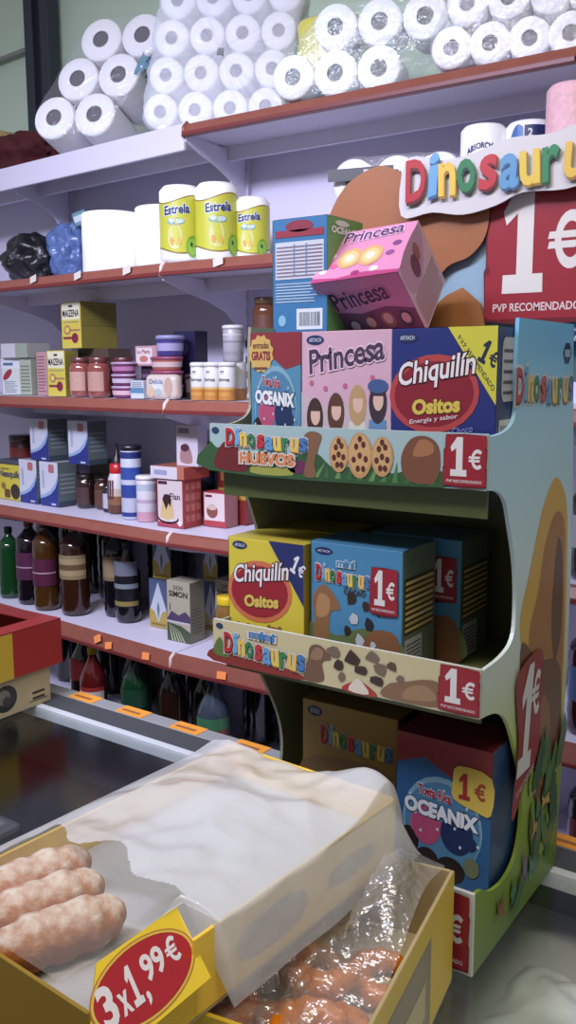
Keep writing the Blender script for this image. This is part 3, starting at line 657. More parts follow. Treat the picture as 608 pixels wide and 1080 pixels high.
# ---- fifth shelf: bottles
def bottle(label, s, u, v, k, r, h, liquid, cap, lab=None, labz=(.3, .6), name='oil_bottle', group=None, neck=.3, rough=.12, ribs=True, dz=0, shoulder=.72, extra=None):
    root = empty(name, (0, 0, 0), label, 'bottle', group=group); b = MB(); m = mat(liquid, rough, coat=.8)
    pr = [(.001, .004), (r*.75, .0), (r*.95, .006), (r, .02)]
    n = 9
    for i in range(1, n+1):
        z = h*(.05+(shoulder-.05)*i/n); pr.append((r*(1-.05*(i % 2)*(1 if ribs else 0)), z))
    for q in range(1, 7):
        t = q/6; pr.append((r*neck+(r-r*neck)*(cos(pi*t)*.5+.5)**.8, h*(shoulder+(.9-shoulder)*t)))
    pr.append((r*neck, h*.93)); b.lathe(pr, m, 28); b.build('bottle_glass', root)
    b = MB(); b.lathe([(r*neck*1.15, h*.915), (r*neck*1.2, h*.92), (r*neck*1.2, h*.99), (r*neck, h), (.001, h)], mat(cap, .35, coat=.2), 20); b.build('cap', root)
    if lab:
        b = MB(); a0, a1 = -pi/2-.75, -pi/2+1.75
        for (z0, z1, c) in lab:
            vs = []; fs = []; e = .0006+.0004*lab.index((z0, z1, c))
            for j in range(19): a = a0+(a1-a0)*j/18; vs += [((r+e)*cos(a), (r+e)*sin(a), h*z0), ((r+e)*cos(a), (r+e)*sin(a), h*z1)]
            for j in range(18): fs.append((2*j, 2*j+2, 2*j+3, 2*j+1))
            b.add(vs, fs, P(*c), True)
        b.build('paper_label', root)
    if extra: extra(root)
    return put(root, s, u, v, k, dz)
G5 = 'bottles on the fifth shelf'
bottle('green bottle cut off by the left photo edge on the fifth shelf', 'L', -1.0, .1, 5, .042, .27, (20, 60, 30), (20, 40, 24), None, name='drink_bottle', group=G5)
bottle('dark bottle with purple label and red cap above the red carton', 'L', -.865, .1, 5, .050, .315, (20, 12, 18), (120, 22, 34), [(.30, .62, (92, 32, 72)), (.44, .455, (190, 150, 180))], group=G5)
bottle('amber oil bottle with purple label and dark cap, second from the left', 'L', -.745, .085, 5, .047, .325, (66, 40, 14), (44, 20, 34), [(.28, .58, (96, 26, 60)), (.42, .435, (190, 150, 170))], group=G5)
bottle('brown oil bottle with a cream label, third from the left on the fifth shelf', 'L', -.61, .11, 5, .052, .33, (48, 24, 14), (110, 84, 50), [(.40, .66, (150, 128, 84)), (.44, .62, (176, 150, 100)), (.5, .56, (110, 80, 50))], group=G5)
bottle('very dark oil bottle standing back between the two cream labelled ones', 'L', -.56, .26, 5, .054, .33, (24, 20, 8), (30, 24, 14), None, group=G5)
bottle('black bottle with a cream label, left of the cola bottle', 'L', -.48, .19, 5, .045, .31, (14, 10, 18), (20, 16, 22), [(.42, .70, (140, 110, 80)), (.46, .66, (164, 134, 96))], group=G5)
def soda_top(root): pass
bottle('dark cola bottle with clear shoulder and black label', 'L', -.39, .165, 5, .044, .275, (18, 14, 22), (24, 24, 40), [(.2, .58, (14, 16, 24)), (.60, .78, (120, 124, 140)), (.22, .28, (150, 130, 60)), (.44, .5, (130, 140, 150))], name='drink_bottle', group=G5, ribs=False, shoulder=.55)
def mountain(p, f):
    F = f['F']; p.rect(F, 0, 0, 1, 1, (84, 100, 140), 1); p.rect(F, 0, 0, 1, .38, (196, 164, 60), 2); p.poly(F, [(.05, .38), (.5, .95), (.95, .38), (.7, .32), (.5, .1), (.3, .32)], P(206, 212, 226), 3); p.poly(F, [(.42, .4), (.5, .55), (.58, .4), (.5, .14)], P(110, 130, 140), 4); p.rect(F, .1, .04, .9, .09, (150, 120, 40), 3)
for i, (u, v, z, w_) in enumerate(((-.225, .225, 0, .08), (-.215, .235, .166, .08), (-.06, .30, .166, .06), (-.06, .30, 0, .06))):
    carton(['carton with a snowy peak picture, lower one left of the wine cartons', 'carton with a snowy peak picture, upper one left of the wine cartons', 'narrow carton with a snowy peak picture, upper one behind the wine carton', 'narrow carton with a snowy peak picture, hidden behind the wine carton'][i], 'R', u, v, 5, w_, .06, .165, (60, 76, 90), mountain, dz=z, name='juice_carton', side=(36, 46, 44), group='cartons with snowy peaks')
def simon(p, f):
    F = f['F']; p.text(F, 'DON', .3, .86, .4, .07, P(70, 60, 50), 2); p.text(F, 'SIMON', .1, .74, .8, .10, P(60, 50, 46), 2, .03)
    p.poly(F, [(.0, .36), (.2, .5), (.5, .44), (.8, .52), (1, .44), (1, .34), (0, .34)], P(90, 70, 110), 2); p.poly(F, [(.12, .5), (.12, .62), (.16, .62), (.16, .5)], P(90, 70, 110), 2); p.rect(F, 0, .3, 1, .35, (206, 196, 200), 2)
    p.poly(F, [(0, 0), (1, 0), (1, .18), (.6, .27), (0, .30)], P(70, 90, 60), 2)
    for q in range(5): p.poly(F, [(.2+.13*q, 0), (.26+.13*q, 0), (.12+.1*q, .27-.02*q), (.09+.1*q, .28-.02*q)], P(190, 196, 150), 3)
    R = f['R']; p.lines(R, .15, .15, .85, .6, 8, P(100, 94, 80), 1, .35, .3)
carton('beige wine carton with a village picture, front one on the fifth shelf', 'R', -.062, .145, 5, .096, .07, .195, (190, 180, 150), simon, name='wine_carton', side=(140, 132, 108), group='beige wine cartons')
carton('beige wine carton set back, right of the front village picture carton', 'R', .058, .24, 5, .096, .07, .195, (176, 166, 136), simon, name='wine_carton', side=(130, 122, 100), group='beige wine cartons')
jar('jar of preserves with a bright yellow lid at the left edge of the display', 'R', .142, .10, 5, .036, .18, (130, 96, 44), (222, 190, 40), (170, 150, 96))
# ---- lowest shelf, half hidden behind the counter
def dark(lbl, s, u, v, r, h, liq, cap, lab=None): bottle(lbl, s, u, v, 6, r, h, liq, cap, lab, name='drink_bottle', group='bottles on the lowest shelf', ribs=False, shoulder=.58)
dark('dark cola bottle with a red label under the red carton', 'L', -.62, .14, .05, .31, (22, 10, 10), (60, 10, 12), [(.45, .7, (110, 20, 26))])
dark('red label bottle with a yellow cap under the orange price tickets', 'L', -.475, .07, .046, .298, (80, 18, 18), (226, 200, 50), [(.25, .55, (176, 40, 34)), (.3, .5, (206, 196, 190))])
dark('dark bottle standing behind the yellow capped bottle', 'L', -.40, .2, .05, .31, (20, 14, 12), (20, 16, 16))
dark('green lemonade bottle right of the yellow capped bottle', 'L', -.30, .11, .05, .31, (14, 52, 28), (20, 70, 40), [(.4, .6, (24, 70, 44))])
dark('brown bottle in shade below the shelf seam', 'L', -.16, .15, .05, .30, (34, 20, 12), (30, 18, 14))
dark('dark bottle in shade right of the shelf seam', 'R', -.03, .2, .05, .30, (26, 20, 18), (24, 16, 16))
dark('clear shouldered bottle with a green and red label beside the display base', 'R', .09, .09, .052, .31, (60, 70, 80), (40, 50, 90), [(.2, .58, (150, 60, 50)), (.48, .6, (60, 130, 80))])
for k, us in ((5, (-1.08, -.95, -.83, -.71, -.42, -.33, .03, .15)), (6, (-.98, -.86, -.74, -.56, -.36, -.24, .02, .16, .26))):
    first = None
    for u in us:
        if first is None:
            first = bottle('dark bottle in the shaded back row of the %s shelf' % ('fifth' if k == 5 else 'lowest'), 'L', u, .34, k, .055, .335 if k == 5 else .32, (20, 17, 14), (26, 20, 18), None, name='oil_bottle' if k == 5 else 'drink_bottle', group='back row of dark bottles, %s shelf' % ('fifth' if k == 5 else 'lowest'))
        else: put(copy_tree(first), 'L' if u < 0 else 'R', u+(.0 if u < 0 else .05), .355, k)
# ---- goods seen at the right edge of the photo
for i, (k, u, v, r, h, c, lab) in enumerate(((3, 1.22, .10, .04, .2, (60, 20, 24), (150, 60, 60)), (4, 1.21, .10, .045, .25, (18, 18, 26), (160, 160, 170)), (5, 1.22, .10, .045, .28, (40, 14, 18), (60, 90, 140)), (6, 1.24, .1, .05, .3, (26, 22, 26), (110, 30, 36)))):
    bottle(['dark red bottle just right of the display, third shelf', 'black bottle with pale label just right of the display, fourth shelf', 'dark bottle with blue label just right of the display, fifth shelf', 'dark bottle just right of the display, lowest shelf'][i], 'R', u, v, k, r, h, c, c, [(.3, .6, lab)], name='drink_bottle', group='bottles right of the display')

# ------------------------------------------------------------------ the glass counter
CZ = .935
CR = radians(-1.26)
ctr = empty('display_counter', (-.444, 1.296, 0), 'glass topped shop counter with a grey rear rail, carrying the display and pastry boxes', 'counter', CR)
alu = mat((176, 178, 180), .35, .3); grey = mat((72, 76, 78), .45, vary=.1); lgrey = mat((150, 152, 150), .45)
b = MB(); b.box(-2.6, -.86, CZ-.008, 1.5, .012, CZ-.0005, glass_mat((.95, .97, .96), .05)); b.build('glass_top', ctr)
b = MB(); b.box(-2.6, .004, CZ-.028, 1.5, .022, CZ, mat((206, 210, 212), .35), .002); b.build('white_trim', ctr)
b = MB(); b.box(-2.6, .022, CZ-.03, 1.5, .085, CZ-.001, grey, .001, 1); b.box(-2.6, .085, CZ-.03, 1.5, .125, CZ, lgrey, .001, 1); rail = b.build('rear_rail', ctr)
for x in (-1.113, -.955, -.79, -.62, .05, .2):
    s_ = MB(); s_.box(x-.04, .086, CZ+.0002, x+.04, .1245, CZ+.0012, mat((244, 160, 58), .5)); s_.rect(Face((x-.04, .086, CZ+.0012), (.08, 0, 0), (0, .038, 0)), .1, .3, .8, .55, (196, 110, 40), 1); s_.build('price_ticket', rail)
b = MB(); b.box(-2.6, .115, .05, 1.5, .124, CZ-.03, grey); b.build('rear_panel', ctr)
b = MB(); b.box(-2.6, -.86, .05, 1.5, -.845, CZ-.01, glass_mat((.8, .85, .84), .06)); b.build('front_glass', ctr)
b = MB(); b.box(-2.6, -.845, .70, -.30, .114, .72, mat((46, 50, 54), .4)); b.box(-.30, -.845, .70, 1.5, .114, .80, mat((206, 206, 198), .5)); b.build('inner_shelf', ctr)  # left stretch coloured dark for lack of light, right stretch pale as lit
b = MB(); b.box(-2.6, -.845, 0, 1.5, .114, .05, grey); b.build('plinth', ctr)
for i, (x, c) in enumerate(((-1.55, (60, 64, 90)), (-1.15, (90, 92, 96)), (-.80, (70, 66, 60)))):  # trays added to keep the dim left part under the glass dark
    t = MB(); t.box(-.14, -.2, 0, .14, .2, .05, mat(c, .4), .012); t.box(-.12, -.18, .035, .12, .18, .056, mat([int(q*1.3) for q in c], .5), .01)
    o = t.build('food_tray', None, label=['bluish food tray under the counter glass, leftmost', 'pale grey food tray under the counter glass, middle', 'brownish food tray under the counter glass beside the bagged box'][i], cat='tray', group='trays inside the counter')
    o.location = (-.444+x, .95, .7205)
# white crumpled sheet lying inside the counter at the right
b = MB()
def sheet(u, v):
    x = -.42+.75*u; y = .72+.52*v; p = Vector((x*6, y*6, 1.3))
    e = min(u, v, 1-u, 1-v)
    z = .806 + .07*min(1, e*4.5)*(.7+.6*noise.noise(p)) + .022*abs(noise.noise(p*3.1)) + .02*noise.noise(p*1.7)
    return (x+.015*noise.noise(p*2), y+.015*noise.noise(p*2.3), min(z, .905))
b.grid(60, 46, sheet, film((242, 242, 236), .96, rough=.4, bump=.3, scale=30))
b.build('plastic_sheet', None, label='crumpled white plastic sheet inside the counter under the glass, bottom right', cat='plastic sheet')

# ---- the two cartons at the left end of the counter
root = empty('shipping_carton', (-1.80, 1.235, CZ), 'tan carton with a dark round emblem on the counter, under the red and yellow tray', 'box', 0)
b = MB(); b.box(-.19, -.135, 0, .19, .135, .085, mat((176, 160, 124), .7, vary=.08), .002); b.build('cardboard_body', root)
p = MB(); F = Face((.19, -.135, 0), (0, .27, 0), (0, 0, .085)); p.ell(F, .52, .5, .12, .36, P(46, 44, 42), 1); p.ell(F, .50, .55, .07, .2, P(130, 120, 100), 2); p.ell(F, .53, .42, .04, .14, P(60, 56, 50), 3)
p.rect(F, .0, .1, .35, .15, P(140, 126, 96), 1); p.lines(F, .8, .2, .93, .5, 2, P(60, 54, 46), 1); p.rect(F, .76, .15, .96, .18, P(80, 74, 60), 1); p.build('printed_emblem', root)
root = empty('cardboard_tray', (-1.79, 1.20, CZ+.0865), 'red and yellow open carton stacked on the tan carton at the left', 'box', 0)
tr = P(190, 36, 22); ty = P(222, 178, 26)
b = MB(); b.box(.186, -.20, 0, .19, .06, .104, ty); b.box(.186, .06, 0, .19, .20, .104, tr); b.box(-.19, -.20, 0, -.186, .20, .104, tr); b.box(-.186, .196, 0, .186, .20, .104, tr); b.box(-.186, -.2, 0, .186, -.196, .104, ty); b.build('side_wall', root)
b = MB(); b.box(-.186, -.196, 0, .186, .196, .003, P(150, 110, 70)); b.build('base', root)
b = MB(); b.box(.14, -.2, .1045, .19, .2, .107, P(170, 30, 20)); b.box(-.19, .15, .1045, .14, .2, .107, P(150, 26, 18)); b.box(-.19, -.2, .1045, .14, -.15, .107, P(170, 30, 20)); b.build('rim_flap', root)
b = MB(); b.box(-.17, -.14, .004, .12, .14, .075, P(40, 26, 20), .02); b.build('inner_liner', root)  # dark solid block filling the open carton

# ------------------------------------------------------------------ cardboard display stand
XL, XR, YF, YB = -.808, -.400, 1.0, 1.325
DC = [P(204, 34, 44), P(96, 168, 226), P(240, 196, 52), P(40, 130, 76), P(214, 44, 54), P(90, 156, 214), P(238, 200, 56), P(46, 140, 84), P(236, 190, 60), P(60, 120, 190)]
DS = [P(110, 16, 26), P(40, 96, 150), P(166, 120, 20), P(16, 70, 40), P(120, 20, 28), P(44, 92, 140), P(160, 120, 26), P(18, 80, 44), P(160, 110, 26), P(30, 70, 120)]
WID = dict(D=1.15, i=.55, n=.95, o=1.0, s=.95, a=1.0, u=1.0, r=.85)
def logo(mb, F, k=2, halo=P(226, 220, 222), word='Dinosaurus', cols=None, shades=None, wave=.08, tilt=0, bold=.035, thick=.06):
    cols = cols or DC; shades = shades or DS
    tot = sum(WID.get(c, 1) for c in word); x = 0
    for i, ch in enumerate(word):
        wd = WID.get(ch, 1)/tot; q = (x+wd/2); dy = wave*sin(q*5.5+.6); big = ch.isupper() or ch in 'i'
        y0 = .08+dy+tilt*q; hh = .84 if big else .66
        G = F.aff((x+wd*.05, y0), (x+wd*.97, y0+.03*sin(i*2.1)), (x+wd*.05+.012*sin(i*1.7), y0+hh))
        if halo: mb.text(G, ch, -.10, -.02, 1.22, 1.06, halo, k, bold+thick); 
        x += wd
    x = 0
    for i, ch in enumerate(word):
        wd = WID.get(ch, 1)/tot; q = (x+wd/2); dy = wave*sin(q*5.5+.6); big = ch.isupper() or ch in 'i'
        y0 = .08+dy+tilt*q; hh = .84 if big else .66
        G = F.aff((x+wd*.05, y0), (x+wd*.97, y0+.03*sin(i*2.1)), (x+wd*.05+.012*sin(i*1.7), y0+hh))
        mb.text(G, ch, .05, .02, 1.0, .90, shades[i % 10], k+1, bold+.01); mb.text(G, ch, .0, .09, .98, .88, cols[i % 10], k+2, bold)
        x += wd
def price(mb, F, k=1, small='PVP RECOMENDADO', whole=True):
    R1 = P(172, 22, 40); R2 = P(120, 12, 30)
    mb.poly(F, [(.02, .04), (.5, .0), (1.0, .03), (1.0, .36), (.985, .38), (1.0, .72), (.98, .74), (.98, .98), (.5, 1.0), (.06, .985), (.05, .74), (.015, .7), (.02, .40), (.0, .37)], R2, k)
    for (v0, v1, e) in ((.05, .36, .02), (.385, .715, .035), (.75, .98, .07)):
        mb.rr(F, e, v0, .985, v1, R1, k+1, .08); 
    mb.rect(F, .06, .3, .96, .8, R1, k+1.4)
    mb.one(F.sub(.17, .22, .56, .94), P(226, 222, 218), k+2)
    mb.euro(F.sub(.59, .36, .93, .73), P(226, 222, 218), k+2)
    if small: mb.text(F, small, .1, .1, .8, .055, P(226, 206, 206), k+2, .02)
stand = empty('cardboard_display_stand', (0, 0, 0), 'tall printed cardboard biscuit display stand with three trays on the glass counter', 'display stand')
prof = [(1.0, -.763), (1.322, -.763), (1.330, -.60), (1.335, -.35), (1.322, -.15), (1.302, .0), (1.296, .06), (1.082, .06), (1.078, .0), (1.082, -.045), (1.072, -.066), (1.04, -.076), (1.0, -.078),
        (1.0, -.141), (1.03, -.146), (1.055, -.16), (1.072, -.19), (1.098, -.25), (1.106, -.31), (1.098, -.345), (1.06, -.358), (1.0, -.36),
        (1.0, -.42), (1.045, -.428), (1.085, -.45), (1.12, -.50), (1.152, -.565), (1.158, -.62), (1.14, -.665), (1.10, -.680), (1.05, -.672), (1.02, -.655), (1.0, -.65)]
def open_spline(pts, n=4):
    q = [pts[0]]+list(pts)+[pts[-1]]; out = []
    for i in range(1, len(q)-2):
        p0, p1, p2, p3 = (Vector(q[i+k-1]) for k in range(4))
        for j in range(n):
            t = j/n; v = .5*((2*p1)+(-p0+p2)*t+(2*p0-5*p1+4*p2-p3)*t*t+(-p0+3*p1-3*p2+p3)*t**3); out.append((v.x, v.y))
    return out+[tuple(pts[-1])]
prof = prof[:1]+open_spline(prof[1:7])+open_spline(prof[7:13])+open_spline(prof[13:22])+open_spline(prof[22:])
outm = ramp_mat('Z', H-.765, H+.06, [(0, (88, 112, 40)), (.18, (128, 150, 46)), (.32, (176, 190, 92)), (.46, (196, 204, 190)), (.62, (196, 214, 216)), (.82, (166, 204, 222)), (1, (104, 172, 212))])
inm = P(150, 152, 112); ing = P(78, 92, 36)
for x, mm, nm in ((XR, outm, 'outer'), (XL, inm, 'inner')):
    b = MB(); pts = [(y, z+H) for y, z in prof]
    b.prism(pts, (x-(.005 if x == XR else 0), 0, 0), (0, 1, 0), (0, 0, 1), .005, mm)
    # inner lining
    if x == XR: b.poly(Face((x-.0055, 0, 0), (0, 1, 0), (0, 0, 1)), pts[::-1], ing, 0)
    sp = b.build('side_panel', stand)
    if x == XR:
        F = Face((XR, 0, H), (0, 1, 0), (0, 0, 1)); p = MB()
        # plain rust and ochre shape standing in for the printed character
        p.poly(F, [(1.24, -.150), (1.275, -.165), (1.300, -.20), (1.312, -.28), (1.318, -.40), (1.315, -.50), (1.29, -.56), (1.22, -.53), (1.15, -.40), (1.122, -.33), (1.15, -.27), (1.175, -.22), (1.20, -.18)], P(232, 172, 52), 1, 5)
        p.poly(F, [(1.25, -.20), (1.29, -.22), (1.30, -.30), (1.31, -.42), (1.30, -.52), (1.25, -.56), (1.2, -.50), (1.17, -.42), (1.16, -.35), (1.19, -.30), (1.21, -.24)], P(186, 112, 40), 2, 5)
        p.poly(F, [(1.265, -.24), (1.29, -.28), (1.295, -.38), (1.27, -.42), (1.25, -.34)], P(110, 60, 28), 3, 5)
        p.poly(F, [(1.13, -.36), (1.2, -.40), (1.3, -.44), (1.31, -.60), (1.25, -.645), (1.2, -.60), (1.17, -.54), (1.14, -.46)], P(124, 66, 30), 3, 5)
        p.poly(F, [(1.22, -.46), (1.26, -.5), (1.25, -.60), (1.215, -.57)], P(160, 96, 44), 4, 5)
        rng = random.Random(4)
        for i in range(70):
            y = rng.uniform(1.02, 1.30); z = rng.uniform(-.74, -.58) if y > 1.17 else rng.uniform(-.745, -.69)
            c = rng.choice([(64, 120, 40), (96, 150, 48), (150, 176, 60), (34, 84, 40), (70, 110, 60)]); h_ = rng.uniform(.04, .09); s_ = rng.uniform(-.03, .03)
            if z+h_ < -.69 or y > 1.19: p.poly(F, [(y-.012, z), (y+.016, z), (y+.014+s_, z+h_*.6), (y+s_, z+h_), (y-.012+s_*.6, z+h_*.5)], P(*c), 5+i*.15)
        for (y, z, ry, rz_, c) in ((1.21, -.655, .022, .018, (206, 140, 40)), (1.17, -.70, .014, .028, (120, 80, 130)), (1.20, -.71, .02, .02, (60, 120, 120)), (1.25, -.63, .03, .012, (222, 160, 50)), (1.08, -.715, .02, .018, (150, 80, 40)), (1.13, -.72, .012, .02, (70, 140, 110))):
            p.poly(F, [(y-ry, z-rz_*.6), (y, z-rz_*.2), (y+ry, z-rz_), (y+ry*.5, z+rz_*.2), (y+ry*.8, z+rz_), (y-ry*.1, z+rz_*.5), (y-ry*.6, z+rz_*1.3), (y-ry*.4, z+rz_*.1)], P(*c), 11)
        p.build('printed_scenery', sp)
        p = MB(); G = F.aff((1.075, -.055), (1.302, -.050), (1.075, .003))
        logo(p, G, 2, P(230, 226, 226), thick=.10); p.poly(F, [(1.252, .020), (1.262, .034), (1.278, .034), (1.288, .020), (1.278, .006), (1.262, .006)], P(40, 60, 110), 2); p.rect(F, 1.258, .015, 1.282, .025, P(170, 190, 214), 3)
        p.build('logo_lettering', sp)
        p = MB(); p.poly(F, [(1.115, -.395), (1.205, -.385), (1.21, -.44), (1.205, -.535), (1.15, -.57), (1.118, -.60), (1.108, -.585), (1.125, -.50), (1.115, -.45)], P(172, 22, 34), 12, 3)
        p.one(F.aff((1.118, -.545), (1.172, -.545), (1.135, -.395)), P(228, 222, 218), 14); p.euro(F.aff((1.168, -.475), (1.205, -.475), (1.170, -.41)), P(228, 222, 218), 14)
        p.text(F.aff((1.122, -.575), (1.19, -.553), (1.12, -.566)), 'PVP RECOMENDADO', 0, 0, 1, 1, P(220, 190, 180), 14); p.build('price_panel', sp)
b = MB(); b.box(XL+.005, YB-.030, H-.763, XR-.005, YB-.025, H+.05, P(110, 112, 60)); b.build('back_panel', stand)
TR = [(-.141, -.075), (-.420, -.357), (-.763, -.649)]
for i, (z0, z1) in enumerate(TR):
    b = MB(); fb = z0+.012 if i < 2 else -.70
    b.box(XL+.005, YF+.006, H+fb-.004, XR-.005, YB-.032, H+fb, P(120, 122, 64)); b.build('tray_floor', stand)
    b = MB(); b.box(XL-.004, YF-.005, H+z0, XR, YF, H+z1, P(206, 208, 200), .0008, 1)
    fa = b.build('tray_front', stand); F = Face((XL-.004, YF-.005, H+z0), (XR-XL+.004, 0, 0), (0, 0, z1-z0)); p = MB()
    if i == 0:
        p.rect(F, .0, .0, 1, 1, P(158, 190, 188), 1)
        rng = random.Random(3)
        p.poly(F, [(0, 0), (.86, 0), (.86, .3), (.78, .34), (.7, .2), (.6, .34), (.5, .22), (.43, .5), (.36, .42), (.3, .2), (.2, .34), (.14, .45), (.08, .55), (.03, .5), (0, .6)], P(46, 92, 48), 2, 4)
        p.poly(F, [(.02, .1), (.06, .62), (.12, .5), (.16, .05)], P(120, 30, 34), 3, 4); p.poly(F, [(.17, .02), (.22, .32), (.26, .14), (.33, .26), (.34, .02)], P(158, 160, 60), 3, 3); p.ell(F, .36, .2, .04, .14, P(110, 40, 84), 3)
        for q in range(12): u = .38+.04*q; p.poly(F, [(u, .02), (u+.02, .02), (u+.03+rng.uniform(-.02, .02), .28+rng.uniform(0, .15))], P(*rng.choice([(70, 130, 60), (50, 110, 56), (96, 150, 80)])), 3+.05*q)
        p.poly(F, [(.385, .04), (.40, .5), (.385, .8), (.41, .92), (.45, .86), (.44, .62), (.425, .3), (.43, .04)], P(136, 92, 60), 4, 4)
        p.poly(F, [(.75, .1), (.73, .5), (.76, .85), (.81, .92), (.85, .75), (.855, .3), (.83, .06)], P(128, 74, 46), 4, 4); p.poly(F, [(.77, .55), (.79, .85), (.83, .8), (.83, .6)], P(176, 110, 64), 4.4, 4)
        for (u, s_) in ((.515, .8), (.59, 1.0), (.667, .86)):
            p.ell(F, u, .5, .043*s_, .44*s_, P(200, 148, 84), 5+u); p.ell(F, u, .52, .036*s_, .38*s_, P(214, 164, 98), 5.3+u)
            for (du, dv) in ((-.3, .4), (.3, .5), (0, .0), (-.5, -.2), (.5, -.15), (-.15, -.6), (.3, -.6), (0, .75)): p.ell(F, u+du*.042*s_, .5+dv*.42*s_, .008, .065, P(96, 40, 34), 6+u, 8)
        p.build('printed_scenery', fa); p = MB(); logo(p, F.sub(.07, .46, .40, .94), 6, P(206, 196, 196))
        p.text(F, 'HUEVOS', .13, .20, .22, .24, P(226, 130, 70), 8, .05, P(216, 206, 190), .09); p.ell(F, .025, .86, .016, .07, P(40, 60, 100), 3)
    elif i == 1:
        p.rect(F, 0, 0, 1, 1, P(206, 192, 138), 1); p.poly(F, [(0, 0), (.36, 0), (.38, .1), (.3, .2), (.2, .18), (.1, .26), (0, .3)], P(150, 44, 36), 2, 3); p.poly(F, [(0, .2), (.03, .6), (.06, .3), (.07, .15)], P(90, 120, 50), 3, 3)
        p.poly(F, [(.385, .05), (.40, .5), (.41, .8), (.45, .86), (.49, .62), (.455, .5), (.46, .1)], P(120, 84, 60), 4, 4); p.poly(F, [(.41, .55), (.43, .8), (.46, .76), (.45, .55)], P(156, 116, 84), 5, 4)
        p.poly(F, [(.53, .0), (.57, .22), (.61, .24), (.66, .0)], P(190, 44, 36), 3, 3); p.poly(F, [(.555, .02), (.58, .28), (.60, .28), (.63, .02)], P(224, 214, 190), 4, 3)
        rng = random.Random(9)
        for (u, v, s_) in ((.50, .78, .03), (.57, .72, .036), (.64, .84, .028), (.52, .5, .028), (.60, .5, .026), (.67, .6, .03), (.71, .72, .024), (.66, .36, .028), (.53, .28, .022), (.74, .5, .018)):
            n_ = 7; p.poly(F, [(u+s_*cos(2*pi*q/n_)*rng.uniform(.6, 1.1), v+s_*5*sin(2*pi*q/n_)*rng.uniform(.6, 1.1)) for q in range(n_)], P(*rng.choice([(64, 40, 34), (92, 66, 48), (120, 100, 80)])), 5)
        p.poly(F, [(.68, .05), (.70, .34), (.75, .44), (.82, .58), (.87, .55), (.88, .1)], P(140, 100, 66), 4, 4); p.poly(F, [(.75, .1), (.77, .36), (.83, .46), (.86, .2)], P(164, 124, 84), 5, 4)
        p.build('printed_scenery', fa); p = MB(); logo(p, F.sub(.05, .14, .39, .78), 6, P(214, 206, 190))
        p.text(F, 'mini', .16, .72, .11, .2, P(70, 130, 190), 8, .05, P(224, 220, 210), .08); p.ell(F, .03, .86, .016, .07, P(40, 60, 100), 3)
    else:
        p.rect(F, 0, 0, .8, 1, P(150, 160, 60), 1); p.rect(F, 0, 0, .8, .25, P(80, 110, 40), 2); p.build('printed_scenery', fa); p = MB(); logo(p, F.sub(.08, .3, .6, .8), 4, P(214, 206, 190))
    p.build('logo_lettering', fa); p = MB()
    price(p, F.sub(.865, .02, 1.0, .99) if i < 2 else F.sub(.80, .02, .99, .97), 6); p.build('price_panel', fa)
    if i < 2:
        b = MB(); b.box(XL+.006, YF+.012, H+z0-(.036 if i == 0 else .012), XR-.006, YF+.016, H+z0+.004, ing); b.build('stiffener_board', stand)
# header
hd = MB(); FH = Face((0, YB-.004, H), (1, 0, 0), (0, 0, 1))
hp = [(-.82, -.02), (-.30, -.02), (-.30, .31), (-.50, .31), (-.60, .285), (-.66, .262), (-.72, .20), (-.82, .12)]
hd.prism(hp, (0, YB-.004, H), (1, 0, 0), (0, 0, 1), -.004, P(140, 178, 204))
hd.build('header_board', stand)
# plain brown die-cut shape on the left of the header (stands in for the printed head)
b = MB(); bp = smooth_loop([(-.818, .215), (-.80, .265), (-.768, .297), (-.720, .312), (-.683, .298), (-.655, .268), (-.60, .262), (-.553, .268), (-.536, .235), (-.541, .192), (-.565, .165), (-.60, .152), (-.64, .115), (-.72, .10), (-.80, .14)], 5)
b.prism(bp, (0, YB-.016, H), (1, 0, 0), (0, 0, 1), -.006, mat((146, 92, 56), .4, vary=.18, scale=9, coat=.2))
b.prism([(-.535, .05), (-.545, .095), (-.575, .12), (-.60, .11), (-.64, .08), (-.64, .03)], (0, YB-.016, H), (1, 0, 0), (0, 0, 1), -.004, mat((150, 98, 56), .4, vary=.15, scale=9)); b.build('brown_cutout', stand)
b = MB(); price(b, Face((-.543, YB-.0125, H+.060), (.162, 0, 0), (0, 0, .217)), 1); b.build('price_panel', stand)
b = MB(); hf = Face((-.668, YB-.034, H+.238), (.372, 0, -.0), (0, 0, .088)); lb = smooth_loop([(-.672, 0.231), (-.668, 0.305), (-.64, 0.313), (-.60, 0.303), (-.55, 0.309), (-.50, 0.321), (-.44, 0.319), (-.39, 0.332), (-.352, 0.329), (-.350, 0.259), (-.37, 0.255), (-.42, 0.243), (-.48, 0.245), (-.52, 0.231), (-.57, 0.223), (-.62, 0.231)], 4)
b.prism(lb, (0, YB-.032, H), (1, 0, 0), (0, 0, 1), -.004, P(214, 210, 214))
lw_ = Face((-.664, YB-.0365, H+.231), (.302, 0, .022), (0, 0, .082)); logo(b, lw_, 1, None, wave=.06, bold=.03); b.build('logo_lettering', stand)
p = MB(); F = Face((-.43, YB-.0125, H+.025), (.14, 0, 0), (0, 0, .03)); p.ell(F, .5, .5, .5, .5, P(36, 50, 110), 1); p.text(F, 'ARTIACH', .15, .3, .7, .4, P(200, 210, 226), 2); p.build('brand_badge', stand)

